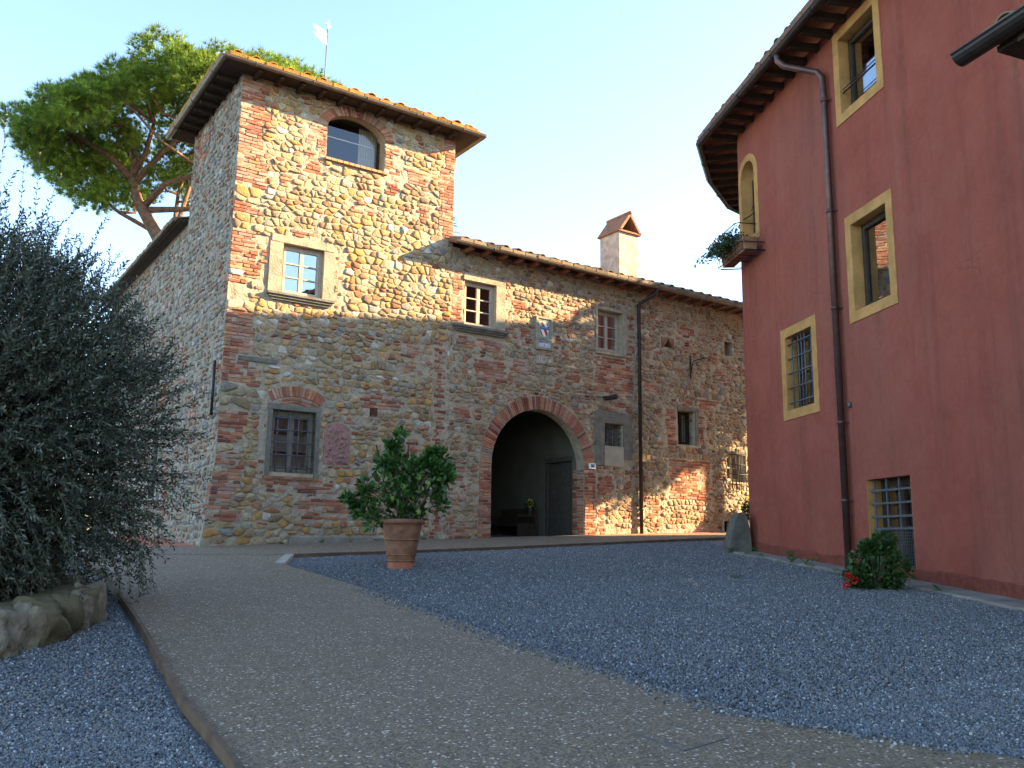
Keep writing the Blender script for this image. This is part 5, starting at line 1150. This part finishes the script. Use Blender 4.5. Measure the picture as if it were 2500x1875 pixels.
for k in range(34):
    c, rr = cl[r_.randrange(len(cl))]; d = Vector((r_.gauss(0, 1), r_.gauss(0, .6), r_.gauss(0, 1)+.3)).normalized(); cl2.append((c+d*rr*1.15, r_.uniform(.035, .06)))
m = MB(); leafball(m, cl2, 3600, .115, .058, 15, (.4, 1.6), up_=.35); m.build('leaves', M['lemon'], lt)
r_ = random.Random(2); m = MB()
for (c, rr) in cl:
    b0 = pc+Vector((r_.uniform(-.06, .06), r_.uniform(-.05, .05), .66)); mid = b0.lerp(c, .5)+Vector((r_.uniform(-.05, .05), r_.uniform(-.05, .05), .02)); m.tube([b0, mid, c], [.016, .011, .005], 6)
m.build('branches', M['olivebark'], lt, smooth=True)
for p in (px(905, 1040, -.22), px(925, 1052, -.2), px(873, 1060, -.25), px(905, 1112, -.15), px(850, 1085, -.22)):
    m = MB(); rock(m, p, (.032, .032, .042), 2, n=10, m=7, amp=.03); m.build('lemon', M['fruit'], lt, smooth=True)
for (x0, y0, x1, y1) in ((845, 1130, 806, 968), (866, 1130, 876, 968), (905, 1130, 946, 970)):
    m = MB(); m.tube([px(x0, y0), px(x1, y1)], .011, 6); m.build('stake', M['darkwood'], lt, smooth=True)

# ------------------------------------------------------------------ olive bed and olive tree
bc = Vector((-5.45, 7.65, 0)); bed = thing('raised_bed', 'low round stone and cement planting bed round the olive tree', 'planting bed', (bc.x, bc.y, gz(bc.x, bc.y)))
def el(a, k=1.0, z=0): 
    ca, sa = math.cos(a), math.sin(a); ex = 0.92
    x = bc.x+1.65*k*math.copysign(abs(ca)**ex, ca); y = bc.y+1.95*k*math.copysign(abs(sa)**ex, sa); return Vector((x, y, gz(x, y)+z))
m = MB(); n_ = 64; V = []
for i in range(n_):
    a = 2*math.pi*i/n_
    for k, z in ((.99, -.1), (1.0, .18), (.975, .31), (.93, .345), (.80, .33), (.72, .27), (.70, .1)):
        wv = .03*noise.noise(Vector((math.cos(a)*3, math.sin(a)*3, k*4))); V.append(el(a, k+wv*.4, z+wv*.6))
q = 7; m.add(V, [(i*q+j, ((i+1) % n_)*q+j, ((i+1) % n_)*q+j+1, i*q+j+1) for i in range(n_) for j in range(q-1)]); m.build('cement_rim', M['mossrock'], bed, smooth=True)
m = MB(); V = [el(2*math.pi*i/32, .73, .2) for i in range(32)]+[Vector((bc.x, bc.y, gz(bc.x, bc.y)+.28))]; m.add(V, [(i, (i+1) % 32, 32) for i in range(32)]); m.build('soil', M['soil'], bed)
r_ = random.Random(5); a = -1.75
while a < .35:
    wd_ = r_.uniform(.20, .34); c = el(a, 1.0, .13); m = MB(); rr = wd_*.62
    rock(m, c, (rr, rr*.95, r_.uniform(.18, .24)), int(a*50), n=30, m=20, amp=.22); m.build('stone', M['mossrock' if r_.random() < .45 else 'greyrock'], bed, smooth=True); a += wd_*2/2.3*.52
for (x, y, s_, lb_) in ((-5.0, 11.2, .26, 'nearest the driveway edging'), (-5.48, 11.35, .22, 'smallest, between two others'), (-5.95, 11.3, .25, 'furthest left of the three')):
    m = MB(); m.hexa([(x+sx*s_, y+sy*.12+sx*.03, gz(x, y)+z) for z in (-.02, .03) for sy in (-1, 1) for sx in (-1, 1)]); m.build('paving_brick', M['paver'], None, (x, y, gz(x, y)), False, 'flat reddish brick slab in the gravel under the olive, '+lb_, 'paving slab', 'brick slabs in the gravel behind the bed')

ol = thing('olive_tree', 'big bushy olive tree with dark silvery foliage at the left edge', 'olive tree', (-5.75, 8.6, gz(-5.75, 8.6)+.25))
oc = Vector((-5.85, 8.75, 0)); zb = gz(-5.75, 8.6)
r_ = random.Random(77)
def orad(z, th):    # crown radius at height z
    zz = (z-.95)/(4.3-.95); base = [(0, 1.35), (.12, 1.62), (.3, 1.9), (.55, 2.0), (.75, 1.8), (.9, 1.3), (1, .5)]
    for (a0, r0), (a1, r1) in zip(base, base[1:]):
        if a0 <= zz <= a1: b0 = r0+(r1-r0)*(zz-a0)/(a1-a0); break
    else: b0 = .3
    return b0*(1+.22*noise.noise(Vector((math.cos(th)*1.6, math.sin(th)*1.6, z*.9))))
lm = MB(); tm_ = MB()
def leaf2(mb, p, ax, side, l, w2, k):
    nn = ax.cross(side); mb.add([p, p+ax*l*.5+side*w2, p+ax*l, p+ax*l*.5-side*w2], [(0, 1, 2), (0, 2, 3)], (k*r_.uniform(.9, 1.1), k, k*r_.uniform(.9, 1.15)))
def sprig(p, d, L, lv=.058, droop=.0, n_=None, tw=True):
    n_ = n_ or int(L/.026); q = p.copy(); pts = [q.copy()]; side = d.cross(Z).normalized() if abs(d.z) < .95 else Vector((1, 0, 0))
    for i in range(n_):
        d = (d+Vector((r_.gauss(0, .05), r_.gauss(0, .05), r_.gauss(0, .05)-droop))).normalized(); q = q+d*(L/n_); pts.append(q.copy())
        rot = Matrix.Rotation(i*1.57+r_.uniform(-.3, .3), 3, d); sv = (rot @ side).normalized(); k = r_.uniform(.6, 1.35)
        for sg in (-1, 1):
            if r_.random() < .12: continue
            ax = (d*.75+sv*sg*.8+Vector((r_.gauss(0, .15), r_.gauss(0, .15), r_.gauss(0, .15)))).normalized(); s2 = ax.cross(Vector((r_.gauss(0, 1), r_.gauss(0, 1), r_.gauss(0, 1)+.6))).normalized()
            leaf2(lm, q, ax, s2, lv*r_.uniform(.7, 1.15), .0095, k)
    if tw: tm_.tube(pts[::4]+[pts[-1]], .0028, 3, cap=False)
for _ in range(5200):
    z = .95+3.2*(r_.random()**.85); th = r_.uniform(-math.pi, math.pi)
    if math.sin(th) > .35 and r_.random() < .5: th = -th          # more sprays towards the courtyard side
    rr = orad(z, th)*math.sqrt(r_.uniform(.30, 1.0)); p = Vector((oc.x+rr*math.cos(th), oc.y+rr*math.sin(th), z+zb*.0))
    hz = (z-1)/3.3; d = Vector((math.cos(th)*.8, math.sin(th)*.8, -.35+1.35*hz+r_.gauss(0, .3))).normalized()
    sprig(p, d, r_.uniform(.35, .75), droop=.02 if hz < .5 else -.01)
for _ in range(240):   # long upright shoots of the top
    th = r_.uniform(-math.pi, math.pi); rr = r_.uniform(0, 1.5); z = r_.uniform(3.5, 4.4)-.25*max(0, rr*math.cos(th)); p = Vector((oc.x+rr*math.cos(th), oc.y+rr*math.sin(th), z))
    sprig(p, Vector((math.cos(th)*.25, math.sin(th)*.25, 1)).normalized(), r_.uniform(.5, 1.05), .05, 0, None)
for _ in range(150):
    th = r_.uniform(-math.pi, math.pi); rr = r_.uniform(0, 1.3); p = Vector((-6.2+rr*math.cos(th), oc.y+rr*math.sin(th), r_.uniform(4.0, 4.6)))
    sprig(p, Vector((r_.gauss(.05, .2), r_.gauss(0, .2), 1)).normalized(), r_.uniform(.6, 1.25), .055, 0, 22)
for _ in range(110):   # hanging skirts
    th = r_.uniform(-2.6, .6); rr = r_.uniform(1.2, 2.15); p = Vector((oc.x+rr*math.cos(th), oc.y+rr*math.sin(th), r_.uniform(1.5, 2.2)))
    sprig(p, Vector((math.cos(th)*.4, math.sin(th)*.4, -.5)).normalized(), r_.uniform(.5, .9), .055, .05)
# dense inner leaves so the heart of the crown stays closed
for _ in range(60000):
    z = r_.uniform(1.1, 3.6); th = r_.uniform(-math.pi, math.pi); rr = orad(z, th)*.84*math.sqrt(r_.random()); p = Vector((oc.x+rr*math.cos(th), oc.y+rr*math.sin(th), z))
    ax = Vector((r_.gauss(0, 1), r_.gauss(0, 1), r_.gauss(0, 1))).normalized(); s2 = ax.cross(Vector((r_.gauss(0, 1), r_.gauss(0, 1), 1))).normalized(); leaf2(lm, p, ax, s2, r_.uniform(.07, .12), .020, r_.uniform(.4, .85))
lm.build('crown', M['olive'], ol, kind='stuff'); tm_.build('twigs', M['olivebark'], ol, kind='stuff')
m = MB(); m.tube([(-5.75, 8.6, zb+.1), (-5.7, 8.62, zb+.7), (-5.8, 8.7, zb+1.4), (-5.7, 8.7, zb+2.2)], [.19, .15, .13, .1], 12); m.build('trunk', M['olivebark'], ol, smooth=True)
for i in range(14):
    th = i*.9; m = MB(); z = zb+.9+.6*r_.random(); m.tube([(-5.75, 8.65, z), (oc.x+.6*math.cos(th), oc.y+.6*math.sin(th), z+.55), (oc.x+1.25*math.cos(th), oc.y+1.25*math.sin(th), z+1.0), (oc.x+1.5*math.cos(th), oc.y+1.5*math.sin(th), z+1.3)], [.07, .04, .02, .004], 7); m.build('limb', M['olivebark'], ol, smooth=True)

# ------------------------------------------------------------------ umbrella pine behind the tower
pn_ = thing('umbrella_pine', 'tall umbrella pine with a sunlit flat crown rising behind the tower', 'pine tree', (-10.2, 28, gz(-10.2, 28)))
r_ = random.Random(40); clumps = []
PC = Vector((-11.3, 28.0, 14.1))
for _ in range(1500):
    if len(clumps) > 95: break
    a = r_.uniform(0, 2*math.pi); q = math.sqrt(r_.random()); x, y = 5.3*q*math.cos(a)+.15, 3.8*q*math.sin(a)
    top = 3.0*math.sqrt(max(0, 1-q*q*.93)); z = top*r_.uniform(.72, 1.0)-(0.9*q if x < 0 else -.2*q)*.6
    c = PC+Vector((x, y, z+.10*x)); rad = r_.uniform(.75, 1.15)
    if all((c-d).length > .56*(rad+rd2) for d, rd2 in clumps): clumps.append((c, rad))
clumps += [(Vector(p), rr) for p, rr in (((-6.3, 28, 16.5), .6), ((-7.0, 28, 16.9), .75), ((-7.8, 28, 17.2), .85), ((-8.6, 27.8, 17.3), .9), ((-6.4, 28.4, 15.8), .8), ((-16.4, 27.5, 15.2), .9), ((-16.0, 27.8, 14.3), .8), ((-15.2, 27.5, 13.8), .95), ((-14.6, 28, 13.1), .85), ((-13.9, 27.6, 12.3), .55), ((-13.7, 27.9, 12.7), .5), ((-14.0, 28.5, 14.0), 1.0), ((-13.0, 27, 14.6), .8), ((-12.9, 28.3, 12.9), .55), ((-15.3, 28.2, 14.9), 1.0), ((-11.3, 28.5, 14.0), .6), ((-10.9, 29, 13.0), .6), ((-12.0, 28.2, 13.6), .45), ((-16.3, 28, 15.7), .6))]
nm_ = MB()
for (c, rad) in clumps:
    for _ in range(int(300*rad*rad)):
        d = Vector((r_.gauss(0, 1), r_.gauss(0, 1), r_.gauss(0.25, .8))).normalized(); p = c+Vector((d.x*rad, d.y*rad, d.z*rad*.62))*r_.uniform(.55, 1.0)
        ax = (d*.7+Vector((0, 0, .7))+Vector((r_.gauss(0, .3), r_.gauss(0, .3), r_.gauss(0, .3)))).normalized(); k = r_.uniform(.6, 1.25)
        sd = ax.cross(Vector((r_.gauss(0, 1), r_.gauss(0, 1), r_.gauss(0, 1)))).normalized()
        for j in range(13):
            sd2 = Matrix.Rotation(j*2.4, 3, ax) @ sd; v = (ax*r_.uniform(.35, 1.0)+sd2*.75).normalized(); l = r_.uniform(.17, .28); w2 = v.cross(sd2).normalized()*.013
            nm_.add([p-w2, p+w2, p+v*l], [(0, 1, 2)], (k*r_.uniform(.85, 1.1), k, k))
nm_.build('crown', M['pine'], pn_, kind='stuff')
m = MB(); m.tube([(-9.6, 28, 1.5), (-9.9, 28, 6), (-10.7, 28, 9.4), (-11.8, 28, 11.3), (-12.6, 28, 12.6), (-12.9, 28, 13.5)], [.40, .34, .28, .22, .17, .14], 12); m.build('trunk', M['bark'], pn_, smooth=True)
fk = Vector((-12.9, 28, 13.4)); lim = [[fk, (-12.8, 28, 14.2), (-13.2, 28, 15.2), (-13.6, 28, 16.4)], [fk, (-12.5, 28, 14.3), (-12.3, 28, 15.4), (-12.6, 28.2, 16.6)], [fk, (-13.6, 27.8, 14.1), (-14.8, 27.6, 14.8), (-15.9, 27.5, 15.4)],
       [(-10.9, 28, 9.9), (-11.2, 28, 11.9), (-10.9, 28.2, 13.6), (-10.6, 28.4, 16.0)], [(-10.6, 28, 9.3), (-10.1, 27.6, 11.8), (-9.2, 27.4, 14.0), (-8.2, 27.4, 16.0)], [(-12.4, 28, 12.4), (-11.6, 27.7, 13.1), (-10.2, 27.3, 13.4), (-8.9, 27.0, 13.3)], [(-12.2, 28, 12.3), (-11.0, 27.9, 12.3), (-9.8, 27.8, 12.4)],
       [(-12.8, 28, 13.2), (-11.9, 28, 14.4), (-10.9, 28, 15.4), (-10.2, 28, 16.6)], [(-11.6, 28, 11.0), (-12.2, 28.3, 11.7), (-13.2, 28, 12.2), (-13.7, 27.7, 12.6)], [(-11.2, 28, 10.4), (-11.5, 28.4, 11.6), (-11.6, 28.8, 13.2), (-11.3, 29, 14.8)]]
for L in lim:
    m = MB(); m.tube([Vector(p) for p in L], [.12, .09, .06, .035][:len(L)], 8); m.build('limb', M['bark'], pn_, smooth=True)
ends = [Vector(L[-1]) for L in lim]+[Vector(L[-2]) for L in lim]; m = MB()
for (c, rad) in clumps:
    e = min(ends, key=lambda q: (q-c).length); mid = e.lerp(c, .5)+Vector((r_.uniform(-.3, .3), r_.uniform(-.3, .3), -.25)); m.tube([e, mid, c], [.06, .045, .02], 5)
m.build('branches', M['bark'], pn_, smooth=True)
# conifer tip seen between tower and wing roof
cf = thing('cedar_tree', 'blue-green cedar whose branch tips show just right of the tower above the wing roof', 'conifer', (-3.0, 31, gz(-3, 31)))
m = MB(); m.tube([(-3.0, 31, 1.8), (-3.0, 31, 15.5)], [.3, .05], 8); m.build('trunk', M['bark'], cf, smooth=True)
m = MB(); r_ = random.Random(3); lb = MB()
for i in range(150):
    z = r_.uniform(5, 15.2); th = r_.uniform(0, 6.28); L = (15.8-z)*.26*r_.uniform(.7, 1.1)+.2; p0 = Vector((-3, 31, z)); d = Vector((math.cos(th), math.sin(th), .12)); lb.tube([p0, p0+d*L], [.03, .008], 4)
    for j in range(int(L*26)):
        q = p0+d*L*r_.uniform(.2, 1); v = (d+Vector((r_.gauss(0, .5), r_.gauss(0, .5), r_.gauss(-.15, .3)))).normalized(); s2 = v.cross(Z).normalized()*.03
        m.add([q-s2, q+s2, q+v*r_.uniform(.15, .3)], [(0, 1, 2)], (r_.uniform(.7, 1.2),)*3)
cc_ = [(Vector((-1.45, 30, 13.1)), Vector((-1, 0, -.4)), 1.1), (Vector((-1.55, 30, 12.6)), Vector((-1, 0, -.3)), .8), (Vector((-1.85, 30, 14.2)), Vector((-1, 0, -.3)), .7)]
m.build('crown', M['cedar'], cf, kind='stuff'); lb.build('branches', M['bark'], cf)
# tree beyond the red house that dapples the wing
dt_ = thing('leafy_tree', 'leafy tree growing beyond the red house', 'tree', (15.6, 27, gz(15.6, 27)))
m = MB(); m.tube([(15.6, 27, 1.5), (15.5, 27, 5), (15.4, 26.9, 9)], [.28, .22, .1], 10); m.build('trunk', M['olivebark'], dt_, smooth=True)
r_ = random.Random(15); cs = []
for _ in range(75):
    d = Vector((r_.gauss(0, 1), r_.gauss(0, 1), r_.gauss(0, 1))).normalized()*r_.random()**.4; cs.append((Vector((15.6, 26.8, 11.0))+Vector((d.x*3.0, d.y*3.0, d.z*2.45)), r_.uniform(.5, .85)))
m = MB(); leafball(m, cs, 12500, .28, .18, 16); m.build('crown', M['geran'], dt_, kind='stuff')

wd2_ = random.Random(91); m = MB()
def tuft(p, h, n_):
    for _ in range(n_):
        a = wd2_.uniform(0, 6.28); d = Vector((math.cos(a)*.6, math.sin(a)*.6, 1)).normalized(); s2 = d.cross(Vector((math.sin(a), -math.cos(a), .1))).normalized()*.004
        l = h*wd2_.uniform(.5, 1); k = wd2_.uniform(.6, 1.4); q = p+Vector((wd2_.gauss(0, .02), wd2_.gauss(0, .02), 0))
        m.add([q-s2, q+s2, q+d*l*.6+s2*.7, q+d*l+Vector((math.cos(a), math.sin(a), -.3))*l*.3], [(0, 1, 2), (0, 2, 3)], (k*1.1, k, k))
for _ in range(46):
    if wd2_.random() < .6: sv = wd2_.uniform(.3, 16); o_ = .06; p = EV(sv, 0, o_); 
    else: p = RD(wd2_.uniform(-9, 0), 0, wd2_.choice((.04, .5)))
    if abs((p-EV(7.9, 0, 0)).length) < 1.6: continue
    tuft(Vector((p.x, p.y, gz(p.x, p.y)+.05)), wd2_.uniform(.05, .16), wd2_.randint(8, 22))
for x, y in ((3.0, 11.9), (4.45, 12.4), (-4.2, 9.9), (-3.1, 7.9), (-2.2, 6.2)):
    for k in range(3): tuft(Vector((x+wd2_.gauss(0, .05), y+wd2_.gauss(0, .08), gz(x, y)+.01)), .07, 9)
m.build('weeds', M['geran'], None, (0, 15, 1), label='tiny scattered weeds growing at the foot of the walls', cat='weeds', kind='stuff')
